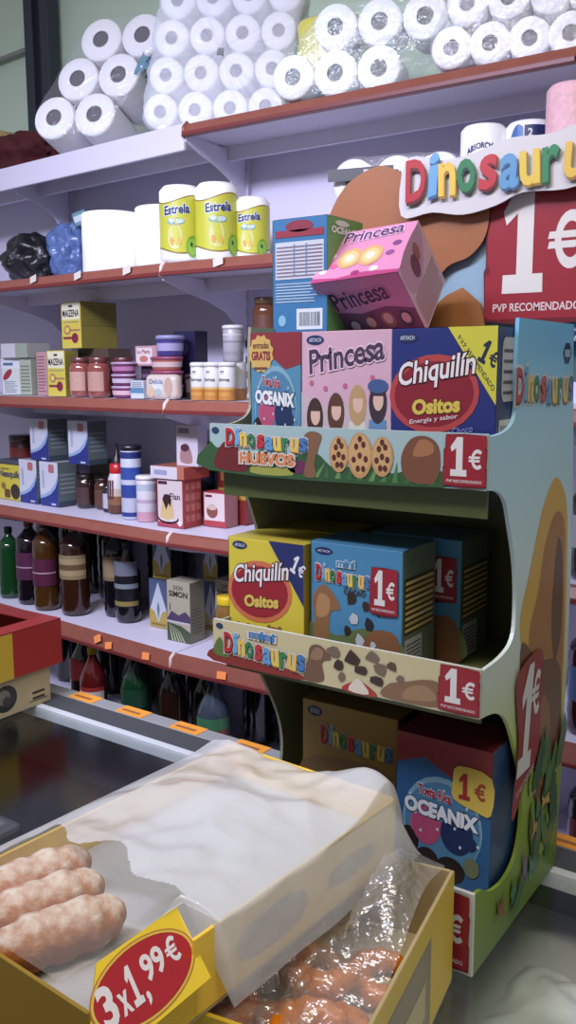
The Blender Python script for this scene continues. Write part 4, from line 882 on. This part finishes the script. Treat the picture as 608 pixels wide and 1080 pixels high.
# ------------------------------------------------------------------ biscuit boxes in the display
def bbox(label, w_, d, h, loc, body, side=None, top=None, pic=None, title=None, flash=None, sideprint=None, group='biscuit boxes in the display', rz=0, reveal=True):
    root = empty('biscuit_box', loc, label, 'biscuit box', rz, group); b = MB(); card_box(b, w_, d, h, body); f = faces(w_, d, h)
    if side: b.rect(f['R'], .003, .003, .997, .997, side, .5); b.rect(f['L'], .003, .003, .997, .997, side, .5)
    if top: b.rect(f['T'], .003, .003, .997, .997, top, .5)
    b.rect(f['T'], .01, .48, .99, .49, P(*[int(c*.6) for c in (top or body)]), 1)
    b.build('carton', root)
    for nm, fn in (('front_picture', pic), ('title_lettering', title), ('price_flash', flash), ('side_print', sideprint)):
        if fn: p = MB(); fn(p, f); p.build(nm, root)
    return root
def artiach(p, F, u=.06, v=.9, w_=.2, h_=.07): p.ell(F, u+w_/2, v+h_/2, w_/2, h_/2, P(30, 44, 100), 2); p.text(F, 'ARTIACH', u+.03, v+.02, w_-.06, h_-.04, P(190, 200, 220), 3)
def chiq_pic(c1, c2):
    def fn(p, f):
        F = f['F']; artiach(p, F); p.ell(F, .42, .55, .43, .27, P(*c1), 2, rot=.05); p.ell(F, .42, .55, .38, .225, P(*c2), 3, rot=.05)
        for (u, v) in ((.2, .16), (.36, .12), (.62, .18)): p.ell(F, u, v, .10, .085, P(150, 100, 50), 2); p.ell(F, u, v+.02, .06, .05, P(176, 126, 70), 3); p.ell(F, u-.07, v+.075, .028, .022, P(150, 100, 50), 2.5); p.ell(F, u+.07, v+.075, .028, .022, P(150, 100, 50), 2.5)
        p.text(F, '3', .40, .05, .12, .15, P(226, 196, 60), 4, .05)
    return fn
def chiq_title(sub, suba):
    def fn(p, f):
        F = f['F'].aff((.07, .55), (.80, .64), (.09, .76)); p.text(F, 'Chiquilín', 0, 0, 1, 1, P(232, 226, 226), 5, .02, P(70, 16, 24), .04)
        F = f['F'].aff((.22, .40), (.68, .43), (.22, .51)); p.text(F, 'Ositos', 0, 0, 1, 1, P(*sub), 5, .05, P(90, 40, 20), .04)
        if suba: F = f['F'].aff((.20, .33), (.66, .38), (.20, .37)); p.text(F, 'Energía y sabor', 0, 0, 1, 1, P(226, 210, 210), 5, .01); F = f['F'].aff((.42, .24), (.8, .30), (.42, .29)); p.text(F, 'Sabor Choco', 0, 0, 1, 1, P(120, 130, 200), 5, .01)
    return fn
def corner(bg, fg, small=True):
    def fn(p, f):
        F = f['F']; p.poly(F, [(.55, 1), (1, 1), (1, .48)], P(*bg), 3); G = F.aff((.82, .78), (.98, .70), (.90, .92)); p.one(G.sub(0, 0, .42, 1), P(*fg), 4); p.euro(G.sub(.5, .1, 1, .8), P(*fg), 4)
        if small: G = F.aff((.64, .92), (.97, .57), (.66, .95)); p.text(G, 'P.V.P. RECOMENDADO', 0, 0, 1, 1, P(*fg), 4, .0)
    return fn
def chiq_side(p, f):
    R = f['R']; p.rr(R, .15, .5, .6, .93, P(206, 196, 206), 2, .2); p.lines(R, .2, .55, .55, .9, 5, P(90, 70, 70), 3, .3); p.rect(R, .1, .06, .65, .38, P(214, 210, 206), 2); p.bars(R, .15, .1, .6, .34, 9, P(40, 36, 40), 3)
z1 = H-.129; bh = .178
def princ_pic(p, f):
    F = f['F']; artiach(p, F); p.poly(F, [(0, 0), (1, 0), (1, .35), (.7, .5), (.3, .44), (0, .55)], P(196, 176, 184), 1)
    for i, (u, v, hair, dress) in enumerate(((.16, .38, (70, 44, 40), (120, 140, 90)), (.40, .42, (96, 56, 40), (196, 206, 140)), (.64, .48, (190, 150, 96), (206, 214, 196)), (.86, .50, (60, 44, 60), (90, 140, 190)))):
        p.poly(F, [(u-.12, 0), (u+.12, 0), (u+.09, v-.14), (u-.09, v-.14)], P(*dress), 2+i*.2); p.ell(F, u, v-.02, .095, .15, P(*hair), 2.1+i*.2); p.ell(F, u+.005, v, .055, .075, P(226, 180, 160), 2.2+i*.2); p.poly(F, [(u-.07, v+.03), (u+.07, v+.03), (u+.06, v+.09), (u-.05, v+.1)], P(*hair), 2.3+i*.2)
    p.ell(F, .86, .60, .11, .05, P(60, 90, 150), 3.3); p.ell(F, .74, .12, .12, .06, P(220, 196, 90), 3.4)
    for (u, v) in ((.12, .62), (.5, .6), (.8, .66), (.28, .58)): p.ell(F, u, v, .025, .02, P(206, 90, 130), 2)
def princ_title(p, f):
    F = f['F'].aff((.10, .68), (.93, .79), (.09, .86)); p.text(F, 'Princesa', 0, 0, 1, 1, P(72, 50, 84), 4, .02, P(232, 190, 210), .05)
def ocean_pic(p, f):
    F = f['F']; p.poly(F, [(0, .78), (.3, .86), (.7, .72), (1, .76), (1, 1), (0, 1)], P(150, 40, 50), 1); p.ell(F, .5, .42, .42, .33, P(120, 170, 190), 1.5); p.ell(F, .5, .40, .40, .31, P(70, 130, 170), 2)
    for (u, v, ru, rv, c) in ((.34, .40, .16, .15, (196, 70, 110)), (.22, .38, .06, .06, (196, 90, 120)), (.66, .38, .17, .14, (28, 48, 96)), (.8, .34, .07, .05, (28, 48, 96)), (.15, .25, .11, .1, (40, 26, 30)), (.35, .14, .13, .09, (46, 28, 28)), (.6, .12, .15, .09, (40, 24, 28)), (.82, .18, .08, .07, (110, 120, 80))): p.ell(F, u, v, ru, rv, P(*c), 3+u)
    for i in range(14): p.ell(F, .1+.06*i, .3+.4*((i*37) % 10)/10, .014, .012, P(190, 214, 224), 4.4, 8)
def ocean_title(p, f):
    F = f['F']; G = F.aff((.10, .46), (.88, .43), (.10, .57)); 
    p.text(F.aff((.24, .60), (.60, .58), (.24, .67)), 'Tosta Rica', 0, 0, 1, 1, P(186, 40, 60), 5, .03, P(214, 220, 224), .05); p.text(G, 'OCEANIX', 0, 0, 1, 1, P(226, 230, 232), 5, .06, P(50, 90, 130), .06)
def grat(p, f):
    F = f['F']; pts = []
    for i in range(24): a = 2*pi*i/24; r_ = 1 if i % 2 else .86; pts.append((.22+.26*r_*cos(a), .84+.15*r_*sin(a)))
    p.poly(F, pts, P(214, 170, 80), 3); p.text(F, 'GRATIS', .03, .79, .38, .07, P(150, 30, 50), 4, .04); p.text(F, 'entradas', .06, .88, .32, .05, P(110, 50, 50), 4); p.lines(F, .08, .72, .34, .76, 1, P(120, 60, 50), 4)
def ocean_flash(p, f):
    F = f['F']; p.poly(F, [(.62, .63), (.61, .75), (.66, .86), (1, .83), (1, .58), (.85, .58)], P(222, 186, 60), 6, 3); p.one(F.sub(.67, .64, .79, .82), P(180, 40, 40), 7); p.euro(F.sub(.83, .66, .96, .78), P(180, 60, 40), 7)
# top tray, front row
bbox('blue sea themed biscuit box with a gold burst, left in the top tray', .084, .095, bh, (-.724, 1.078, z1), (74, 140, 176), (60, 110, 150), None, ocean_pic, ocean_title, grat)
bbox('pink biscuit box with four girls printed on it, middle of the top tray', .136, .095, bh, (-.613, 1.078, z1), (214, 164, 186), (206, 150, 176), (206, 90, 140), princ_pic, princ_title)
bbox('dark blue biscuit box with red oval and yellow corner, right in the top tray', .140, .095, bh, (-.476, 1.078, z1), (28, 44, 128), (30, 48, 120), (26, 60, 130), chiq_pic((196, 60, 60), (150, 20, 40)), chiq_title((222, 190, 60), True), corner((212, 206, 40), (30, 40, 70)), chiq_side)
# second row, mostly hidden
for i, x in enumerate((-.735, -.60, -.465)):
    bbox(['plain blue biscuit box under the standing blue one in the top tray', 'plain pink biscuit box under the tilted one in the top tray', 'plain navy biscuit box behind the dark blue one in the top tray'][i], .128, .105, bh, (x, 1.182, z1), [(74, 140, 176), (206, 120, 160), (30, 48, 120)][i], rz=0)
# standing blue box with its back face turned out
def nutri(p, f):
    F = f['F']; p.rect(F, .06, .48, .94, .80, P(196, 200, 210), 2); p.lines(F, .08, .5, .92, .78, 9, P(130, 100, 120), 3, .4); p.rect(F, .4, .5, .42, .78, P(90, 130, 180), 4); p.rect(F, .62, .5, .64, .78, P(90, 130, 180), 4)
    p.lines(F, .06, .28, .95, .46, 7, P(170, 190, 210), 2, .4, .3); p.rect(F, .45, .04, .92, .22, P(214, 218, 222), 2); p.bars(F, .5, .07, .88, .19, 16, P(40, 50, 70), 3); p.rect(F, .06, .84, .94, .90, P(160, 40, 60), 2); p.ell(F, .18, .12, .07, .05, P(120, 180, 210), 2); p.ell(F, .5, .93, .25, .05, P(150, 40, 60), 2)
    p.text(f['R'], 'OCEANIX', .1, .86, .8, .06, P(226, 230, 220), 3, .05); p.ell(f['R'], .4, .95, .2, .025, P(210, 220, 200), 3)
bbox('standing blue biscuit box showing its nutrition table, left of the tilted box', .096, .10, .166, (-.757, 1.190, H+.0505), (44, 116, 172), (96, 160, 70), (50, 120, 176), nutri)
# tilted pink box
tb = empty('biscuit_box', (0, 0, 0), 'pink biscuit box lying tilted forward on top of the top tray boxes', 'biscuit box', 0, 'biscuit boxes in the display')
W_, D_, HB = .14, .103, .114
b = MB(); b.box(-W_, 0, -HB, 0, D_, 0, P(206, 130, 164), .0012, 1)
FB = Face((-W_, 0, -HB), (W_, 0, 0), (0, 0, HB)); FA = Face((-W_, 0, 0), (W_, 0, 0), (0, D_, 0)); FC = Face((0, 0, -HB), (0, D_, 0), (0, 0, HB)); b.rect(FC, .0, .0, 1, 1, P(214, 170, 180), .5); b.rect(FA, 0, 0, 1, 1, P(220, 130, 178), .5); b.build('carton', tb)
p = MB()
for u in (.36, .60): p.ell(FA, u, .42, .14, .20, P(214, 160, 96), 2+u); p.ell(FA, u, .42, .10, .14, P(232, 190, 120), 2.3+u); p.ell(FA, u+.0, .42, .05, .07, P(236, 220, 190), 2.5+u)
for (u, v, c) in ((.14, .5, (236, 206, 220)), (.2, .3, (226, 90, 150)), (.82, .42, (150, 70, 140)), (.86, .6, (130, 60, 130)), (.1, .2, (236, 200, 214)), (.5, .1, (170, 40, 110)), (.7, .14, (236, 210, 220))): p.ell(FA, u, v, .05, .05, P(*c), 2)
p.poly(FA, [(0, 0), (1, 0), (1, .06), (.6, .10), (.3, .04), (0, .09)], P(190, 50, 120), 2)
p.poly(FB, [(0, 0), (1, 0), (1, .42), (.7, .5), (.4, .42), (0, .5)], P(120, 60, 90), 1)
for i, (u, v) in enumerate(((.25, .2), (.45, .24), (.66, .28), (.86, .26))): p.ell(FB, u, v, .08, .14, P(*[(90, 60, 60), (120, 70, 50), (150, 110, 70), (70, 50, 60)][i]), 2+i*.2); p.ell(FB, u, v+.02, .05, .09, P(214, 170, 150), 3+i*.2)
p.poly(FC, [(.1, .55), (.5, .5), (.9, .8), (.9, 1), (.1, 1)], P(196, 140, 170), 1, 3); p.ell(FC, .45, .72, .12, .16, P(110, 50, 80), 2); p.ell(FC, .62, .82, .08, .12, P(150, 90, 80), 3)
p.build('front_picture', tb)
p = MB(); p.text(FA.aff((.20, .74), (.88, .80), (.20, .96)), 'Princesa', 0, 0, 1, 1, P(90, 50, 110), 4, .02, P(240, 190, 220), .05); p.build('title_lettering', tb); p = MB(); p.text(FB.aff((.14, .5), (.80, .62), (.12, .80)), 'Princesa', 0, 0, 1, 1, P(64, 30, 66), 4, .02, P(220, 140, 180), .05); p.build('title_lettering', tb)
p = MB(); p.lines(FC, .08, .05, .95, .5, 11, P(150, 96, 110), 2, .35, .15); p.build('side_print', tb)
ax = Vector((.998, .0069, .0627)); ay = Vector((-.051, .6723, .7385)); az = Vector((-.037, -.7403, .6713))
ax.normalize(); ay = (ay-ax*ay.dot(ax)).normalized(); az = ax.cross(ay)
tb.matrix_world = Matrix(((ax.x, ay.x, az.x, -.588), (ax.y, ay.y, az.y, 1.125), (ax.z, ay.z, az.z, H+.1285), (0, 0, 0, 1)))
# middle tray
z2 = H-.4075; b2 = .168
def dino_pic(p, f):
    F = f['F']; artiach(p, F, .05, .90, .2, .06); p.poly(F, [(0, 0), (1, 0), (1, .28), (.6, .36), (.3, .26), (0, .34)], P(96, 116, 60), 1, 3)
    p.poly(F, [(.03, .02), (.05, .35), (.03, .55), (.14, .66), (.26, .60), (.34, .48), (.22, .42), (.2, .02)], P(150, 100, 56), 2, 4); p.poly(F, [(.07, .4), (.1, .58), (.22, .55), (.2, .42)], P(184, 132, 76), 3, 4)
    p.poly(F, [(.55, .0), (.58, .24), (.72, .36), (.95, .34), (1.0, .1), (.98, .0)], P(140, 88, 48), 2, 3)
    rng = random.Random(5)
    for (u, v, s_) in ((.46, .58, .06), (.62, .54, .05), (.5, .42, .055), (.66, .40, .06), (.42, .32, .05), (.56, .26, .06), (.76, .5, .04), (.4, .18, .05), (.7, .24, .035), (.54, .12, .04)):
        n_ = 6; p.poly(F, [(u+s_*cos(2*pi*q/n_)*rng.uniform(.7, 1.2), v+s_*.9*sin(2*pi*q/n_)*rng.uniform(.7, 1.2)) for q in range(n_)], P(*rng.choice([(40, 30, 34), (54, 36, 32), (190, 196, 200)])), 4)
def dino_title(p, f):
    F = f['F']; logo(p, F.sub(.06, .66, .66, .83), 4, P(206, 196, 200)); p.text(F, 'mini', .30, .82, .2, .06, P(70, 140, 190), 6, .04, P(220, 220, 220), .06); p.text(F, 'CACAO', .38, .61, .24, .045, P(60, 40, 40), 5, .03)
def dino_flash(p, f):
    F = f['F']; price(p, F.sub(.66, .48, .96, .86), 6, small='PVP RECOMENDADO')
def packs(p, f):
    R = f['R']; p.rect(R, .05, .34, .95, .78, P(70, 60, 36), 1)
    for i in range(9): p.rect(R, .08, .36+.046*i, .93, .385+.046*i, P(*[(240, 200, 100), (222, 182, 84), (246, 212, 120)][i % 3]), 2)
    p.rect(R, .08, .02, .6, .30, P(206, 206, 200), 1); p.lines(R, .12, .05, .56, .28, 7, P(110, 110, 120), 2, .4)
bbox('yellow biscuit box with red oval and navy corner, left in the middle tray', .132, .095, b2, (-.740, 1.073, z2), (222, 200, 36), (170, 140, 30), (206, 180, 40), chiq_pic((222, 110, 60), (170, 24, 40)), chiq_title((226, 190, 70), False), corner((34, 44, 110), (226, 226, 230), False))
bbox('blue chocolate biscuit box with a red price tag, front of the middle tray', .142, .098, .174, (-.598, 1.084, z2), (62, 140, 186), (110, 130, 100), (70, 140, 176), dino_pic, dino_title, dino_flash, packs)
bbox('blue chocolate biscuit box set back in shade, right of the front blue one', .142, .098, .174, (-.565, 1.195, z2), (62, 140, 186), (110, 130, 100), (70, 140, 176), dino_pic, dino_title, dino_flash, packs)
bbox('yellow biscuit box hidden behind the yellow one in the middle tray', .132, .095, b2, (-.740, 1.175, z2), (206, 184, 40), (150, 124, 30), (190, 164, 40), chiq_pic((206, 100, 60), (150, 24, 40)), chiq_title((226, 190, 70), False))
# bottom tray
z3 = H-.6995
bbox('red and blue biscuit box with a yellow price flash, right in the bottom tray', .140, .095, .206, (-.481, 1.120, z3), (38, 96, 150), (30, 70, 120), (130, 24, 34), ocean_pic, ocean_title, ocean_flash)
bbox('yellow brown biscuit box with multicoloured lettering behind the plastic bag, bottom tray', .165, .095, .2, (-.655, 1.165, z3), (170, 130, 50), (120, 90, 40), (150, 116, 50), lambda p, f: (artiach(p, f['F'], .06, .88, .16, .08), p.poly(f['F'], [(0, 0), (1, 0), (1, .5), (.6, .6), (0, .5)], P(150, 110, 60), 1, 3)), lambda p, f: logo(p, f['F'].sub(.2, .64, .95, .84), 4, P(196, 176, 120)))

# ------------------------------------------------------------------ pastry box with clear film
PR = radians(9.1)
pb = empty('pastry_box', (-.42, .978, CZ+.0005), 'open yellow carton of glazed pastries on the counter in front of the display', 'box', PR)
LX, LY, LZ = .33, .352, .150
card = mat((206, 186, 128), .6, vary=.06); kraft = mat((176, 156, 112), .7, vary=.08); ycol = mat((212, 178, 52), .45)
b = MB(); b.box(-LX, -LY, 0, 0, 0, .004, kraft); b.build('base', pb)
b = MB(); b.box(-.005, -LY, .004, 0, 0, LZ, kraft, .001, 1); b.rect(Face((0, -LY, .004), (0, LY, 0), (0, 0, LZ-.004)), .0, .0, 1, 1, ycol, .6)
F = Face((0, -LY, .004), (0, LY, 0), (0, 0, LZ-.004)); b.rect(F, .0, .0, .72, .80, (150, 128, 84), 1); b.lines(F, .03, .05, .68, .76, 16, P(176, 156, 110), 1.4, .4); b.rect(F, .45, .2, .66, .5, (214, 190, 120), 2); sw = b.build('side_wall', pb)
b = MB(); b.box(-LX, -LY, .004, -LX+.005, 0, LZ, kraft); b.build('side_wall', pb)
b = MB(); b.box(-LX+.005, -.005, .004, -.005, 0, LZ, kraft); b.build('end_wall', pb)
b = MB(); b.box(-LX+.005, -LY, .004, -.005, -LY+.005, LZ, ycol); b.rect(Face((-LX, -LY, .004), (LX, 0, 0), (0, 0, LZ-.004)), 0, .2, 1, .85, (150, 120, 50), 1); b.build('end_wall', pb)
b = MB(); b.box(-LX+.006, -LY+.006, .0045, -.006, -.006, .055, mat((196, 180, 140), .8, bump=.4, scale=30)); b.build('paper_liner', pb)
def to_pb(x, y, z): t = PR; return (-.42+x*cos(t)-y*sin(t), .978+x*sin(t)+y*cos(t), CZ+.0005+z)
rng = random.Random(12)
glz = mat((216, 122, 14), .3, coat=.35, vary=.35, scale=45, bump=.2)
def pastry(label, x, y, z, a, R_, r_, arc, tilt=0):
    b = MB(); n = 18; path = []; rad = []
    for i in range(n+1):
        t = -arc/2+arc*i/n; path.append((R_*cos(t)-R_*.6, R_*sin(t), r_*.95)); rad.append(r_*(.55+.45*sin(pi*i/n)**.6)*(1+.10*sin(i*2.4)))
    b.tube(path, rad, glz, 12)
    o = b.build('pastry', None, label=label, cat='pastry', group='glazed pastries in the yellow carton')
    o.location = to_pb(x, y, z); o.rotation_euler = (tilt, 0, a+PR)
pl_ = [(-.05, -.30, .0555, .3), (-.12, -.31, .0555, 2.0), (-.19, -.30, .0555, 4.1), (-.06, -.22, .0555, 1.2), (-.14, -.225, .0555, 5.2), (-.215, -.215, .0555, .9), (-.065, -.13, .0555, 3.4), (-.15, -.14, .0555, 2.6), (-.09, -.27, .084, 2.9), (-.17, -.265, .084, .6), (-.11, -.19, .084, 4.4)]
ll = ['near right corner', 'middle of the near end', 'left part of the near end', 'right wall, second from the near end', 'middle of the carton', 'left middle of the carton', 'far right under the crumpled film', 'far middle under the crumpled film', 'upper layer, near right', 'upper layer, near left', 'upper layer, farthest']
for i, (x, y, z, a) in enumerate(pl_): pastry('brown glazed curved pastry in the yellow carton, '+ll[i], x, y, z, a, .032, .0165, 4.3)
b = MB()
def cling(u, v):
    x = -.318+.308*u; y = -LY+.012+(LY-.02)*v
    p = Vector((x*11, y*11, .4)); e = min(1, 7*min(u, 1-u, v, 1-v))
    hump = .06*math.exp(-((u-.82)/.2)**2-((v-.72)/.24)**2)
    rid = .034*(.5-abs(noise.noise(p*1.0)))+.020*(.5-abs(noise.noise(p*2.3+Vector((3, 1, 0)))))+.008*noise.noise(p*5)
    z = .112+.018*(1-e)+hump*1.15+e*rid+.02*v
    xb = -.181+(y+.485)*.2283+.03
    return (x, y, min(z, .205 if x > xb else .146))
b.grid(110, 110, cling, cling_mat((222, 220, 214), .15, .15, .10, 60, .9))
o = b.build('plastic_film', None, label='crumpled clear plastic film over the glazed pastries in the yellow carton', cat='plastic film'); o.location = to_pb(0, 0, 0); o.rotation_euler = (0, 0, PR)

# ------------------------------------------------------------------ doughnut box under the milky bag
DR = radians(-3.8); DO = Vector((-.522, .470, CZ+.1525))
db = empty('doughnut_box', DO, 'long yellow carton of sugared doughnut sticks with a red price card, front left', 'box', DR)
DX, DY, DZ = .275, .485, .088
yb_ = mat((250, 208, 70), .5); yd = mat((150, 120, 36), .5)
b = MB(); b.box(-DX, 0, 0, 0, DY, .003, kraft); b.build('base', db)
b = MB(); b.box(-.004, .124, .003, 0, DY, DZ-.004, yb_, .001, 1); b.box(-.004, 0, .003, 0, .124, .064, yb_, .001, 1)
F = Face((0, 0, 0), (0, DY, 0), (0, 0, DZ)); b.rr(F, .38, .2, .62, .7, P(196, 150, 130), 1, .4); b.rr(F, .7, .3, .9, .6, P(206, 170, 120), 1, .4); b.build('side_wall', db)
b = MB(); b.box(-DX, 0, .003, -DX+.004, DY, DZ-.004, yb_); b.build('side_wall', db)
b = MB(); b.box(-DX+.004, DY-.004, .003, -.004, DY, DZ-.004, yb_); b.build('end_wall', db)
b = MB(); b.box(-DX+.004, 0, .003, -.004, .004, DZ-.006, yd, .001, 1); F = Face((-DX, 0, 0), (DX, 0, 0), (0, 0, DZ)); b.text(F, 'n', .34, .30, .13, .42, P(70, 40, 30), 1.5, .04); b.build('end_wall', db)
b = MB(); b.box(-DX+.005, .005, .0035, -.005, DY-.005, .042, mat((186, 186, 184), .7, bump=.3, scale=40), .002, 1); b.build('paper_liner', db)
def to_db(x, y, z): t = DR; return (DO.x+x*cos(t)-y*sin(t), DO.y+x*sin(t)+y*cos(t), DO.z+z)
def dmat():
    m = mat((176, 112, 60), .75, bump=.5, scale=70, key='dough'); nt = m.node_tree; bs = nt.nodes['Principled BSDF']
    g = nt.nodes.new('ShaderNodeTexCoord'); s_ = nt.nodes.new('ShaderNodeSeparateXYZ'); n = nt.nodes.new('ShaderNodeTexNoise'); n.inputs['Scale'].default_value = 85; n.inputs['Detail'].default_value = 6
    n2 = nt.nodes.new('ShaderNodeTexNoise'); n2.inputs['Scale'].default_value = 22
    ad = nt.nodes.new('ShaderNodeMath'); ad.operation = 'MULTIPLY_ADD'; ad.inputs[1].default_value = 28; 
    nt.links.new(g.outputs['Object'], s_.inputs[0]); nt.links.new(g.outputs['Object'], n.inputs['Vector']); nt.links.new(g.outputs['Object'], n2.inputs['Vector']); nt.links.new(s_.outputs['Z'], ad.inputs[0]); nt.links.new(n.outputs['Fac'], ad.inputs[2])
    a2 = nt.nodes.new('ShaderNodeMath'); a2.operation = 'ADD'; nt.links.new(ad.outputs[0], a2.inputs[0]); nt.links.new(n2.outputs['Fac'], a2.inputs[1])
    cr = nt.nodes.new('ShaderNodeValToRGB'); e = cr.color_ramp.elements
    e[0].position = .95; e[0].color = (*lin((140, 74, 22)), 1); e[1].position = 2.1; e[1].color = (*lin((222, 206, 186)), 1)
    mr = nt.nodes.new('ShaderNodeMapRange'); mr.inputs[1].default_value = 1.60; mr.inputs[2].default_value = 2.50; nt.links.new(a2.outputs[0], mr.inputs[0])
    e[0].position = 0; e[1].position = 1; x = e.new(.45); x.color = (*lin((172, 104, 44)), 1)
    nt.links.new(mr.outputs[0], cr.inputs[0]); nt.links.new(cr.outputs[0], bs.inputs['Base Color']); return m
dm = dmat()
dl = ['front one nearest the red price card', 'second from the red price card', 'third from the red card']
for i, (x, y) in enumerate(((-.128, .068), (-.180, .086), (-.226, .108))):
    b = MB(); n = 22; L = .132
    path = [(0, L*(q/n-.5), .024+.001*sin(q)) for q in range(n+1)]; rad = [.0265*max(.12, (1-abs(2*q/n-1)**4.5))**.5*(1+.04*sin(q*1.3+i)) for q in range(n+1)]
    b.tube(path, rad, dm, 18)
    o = b.build('doughnut_stick', None, label='sugar dusted doughnut stick seen through clear film, '+dl[i], cat='doughnut', group='sugared doughnut sticks'); o.location = to_db(x, y, .0445); o.rotation_euler = (0, 0, DR-radians(19-3*i))
# price card on the side wall
pc = MB(); CF = Face(to_db(.026, -.006, .053), Vector(to_db(.019, .126, .053))-Vector(to_db(.026, -.006, .053)), Vector(to_db(-.036, .012, .092))-Vector(to_db(.026, -.006, .053)))
cr_ = empty('price_card', CF.o, 'glossy yellow card with a red oval reading 3x1,99€ on the doughnut box', 'price card')
inv = Matrix.Translation(-CF.o); pc.M = inv
n_ = CF.n; q = [CF.at(u, v, 0) for u, v in ((0, 0), (1, 0), (1, 1), (.2, 1), (0, .5))]; q2 = [p_-n_*.0015 for p_ in q]
gl = mat((222, 190, 40), .15, coat=.8, bump=.15, scale=30); pc.add(q+q2, [(0, 1, 2, 3, 4), (9, 8, 7, 6, 5)]+[(k, k+5, (k+1) % 5+5, (k+1) % 5) for k in range(5)], gl); pc.build('card', cr_)
pc = MB(); pc.M = inv; pc.ell(CF, .5, .5, .49, .46, P(206, 120, 30), 1, 40, ); pc.ell(CF, .5, .5, .475, .44, P(230, 196, 50), 1.5, 40); pc.ell(CF, .5, .5, .455, .415, mat((160, 22, 30), .15, coat=.8, bump=.15, scale=30), 2, 40); pc.build('red_oval', cr_)
pc = MB(); pc.M = inv; wt = P(232, 224, 222); pc.text(CF, '3', .09, .26, .13, .48, wt, 3, .035); pc.text(CF, 'x', .24, .28, .09, .26, wt, 3, .03); pc.one(CF.sub(.345, .28, .435, .76), wt, 3); pc.text(CF, ',', .455, .2, .035, .16, wt, 3, .05); pc.text(CF, '99', .50, .42, .21, .33, wt, 3, .03); pc.euro(CF.sub(.73, .42, .87, .74), wt, 3); pc.build('lettering', cr_)
# the bag
bagm = film((230, 233, 236), .56, rough=.32, scale=24, bump=.25, key='bag'); winm = cling_mat((214, 214, 210), .11, .02, .3, 30, .2)
Y0 = .004; Y1 = DY+.018
def edge(x):      # where the milky film begins, along the box
    return .150+.03*sin(x*22)+.03*(x/.275+.5)
def bag(u, v):
    y = Y0+(Y1-Y0)*u
    W = DX+.012; sd = .082; tot = W+2*sd; q = v*tot
    end = min(1, (Y1-y)/.05); st = min(1, (y-Y0)/.06)
    bulge = .022*sin(pi*u)**.7
    p = Vector((q*7, y*7, 2.0))
    wr = .012*noise.noise(p)+.008*(.5-abs(noise.noise(p*2.1)))+.004*noise.noise(p*4.5)+.010*math.exp(-((y-.18-.25*(q/tot))/.03)**2)
    if q < sd: x = -W+.004-.006*sin(pi*q/sd); z = DZ-.004-sd+q+.001
    elif q > sd+W: t = (q-sd-W); x = .008+.016*sin(pi*min(1, t/sd)*.6)+.006*noise.noise(p*1.6); z = DZ+.002-t
    else:
        t = (q-sd)/W; x = -W+.004+t*(W+.004); z = DZ+.002+(bulge*sin(pi*t)**.8+wr*min(1, 5*min(t, 1-t)))*st
        z += .034*math.exp(-((t-.93)/.16)**2-((u-.91)/.10)**2)+.012*math.exp(-((t-.1)/.2)**2-((u-.95)/.1)**2)
    k = 1-(1-end)**2
    if end < 1: z = .01+(z-.01)*max(.0, k)
    if y < .15 and x > -.045: x = -.045+(x+.045)*.1; z = max(z, .094)
    return (x, y, z)
def bagmat(u, v):
    y = Y0+(Y1-Y0)*u; W = DX+.012; sd = .082; tot = W+2*sd; q = v*tot
    if q > sd+W*1.0:
        return None if y < .150 else bagm
    if q < sd or q < sd+.07*W: return bagm if y > .04 else winm
    t = (q-sd)/W; return bagm if y > .148+.012*(1-t)-.04*max(0, t-.6)+.012*sin(t*17) else winm
b = MB(); b.grid(230, 170, bag, bagm, mfn=bagmat)
o = b.build('plastic_bag', None, label='milky white plastic bag drawn over the doughnut box, clear at its left end', cat='plastic bag'); o.location = DO; o.rotation_euler = (0, 0, DR)
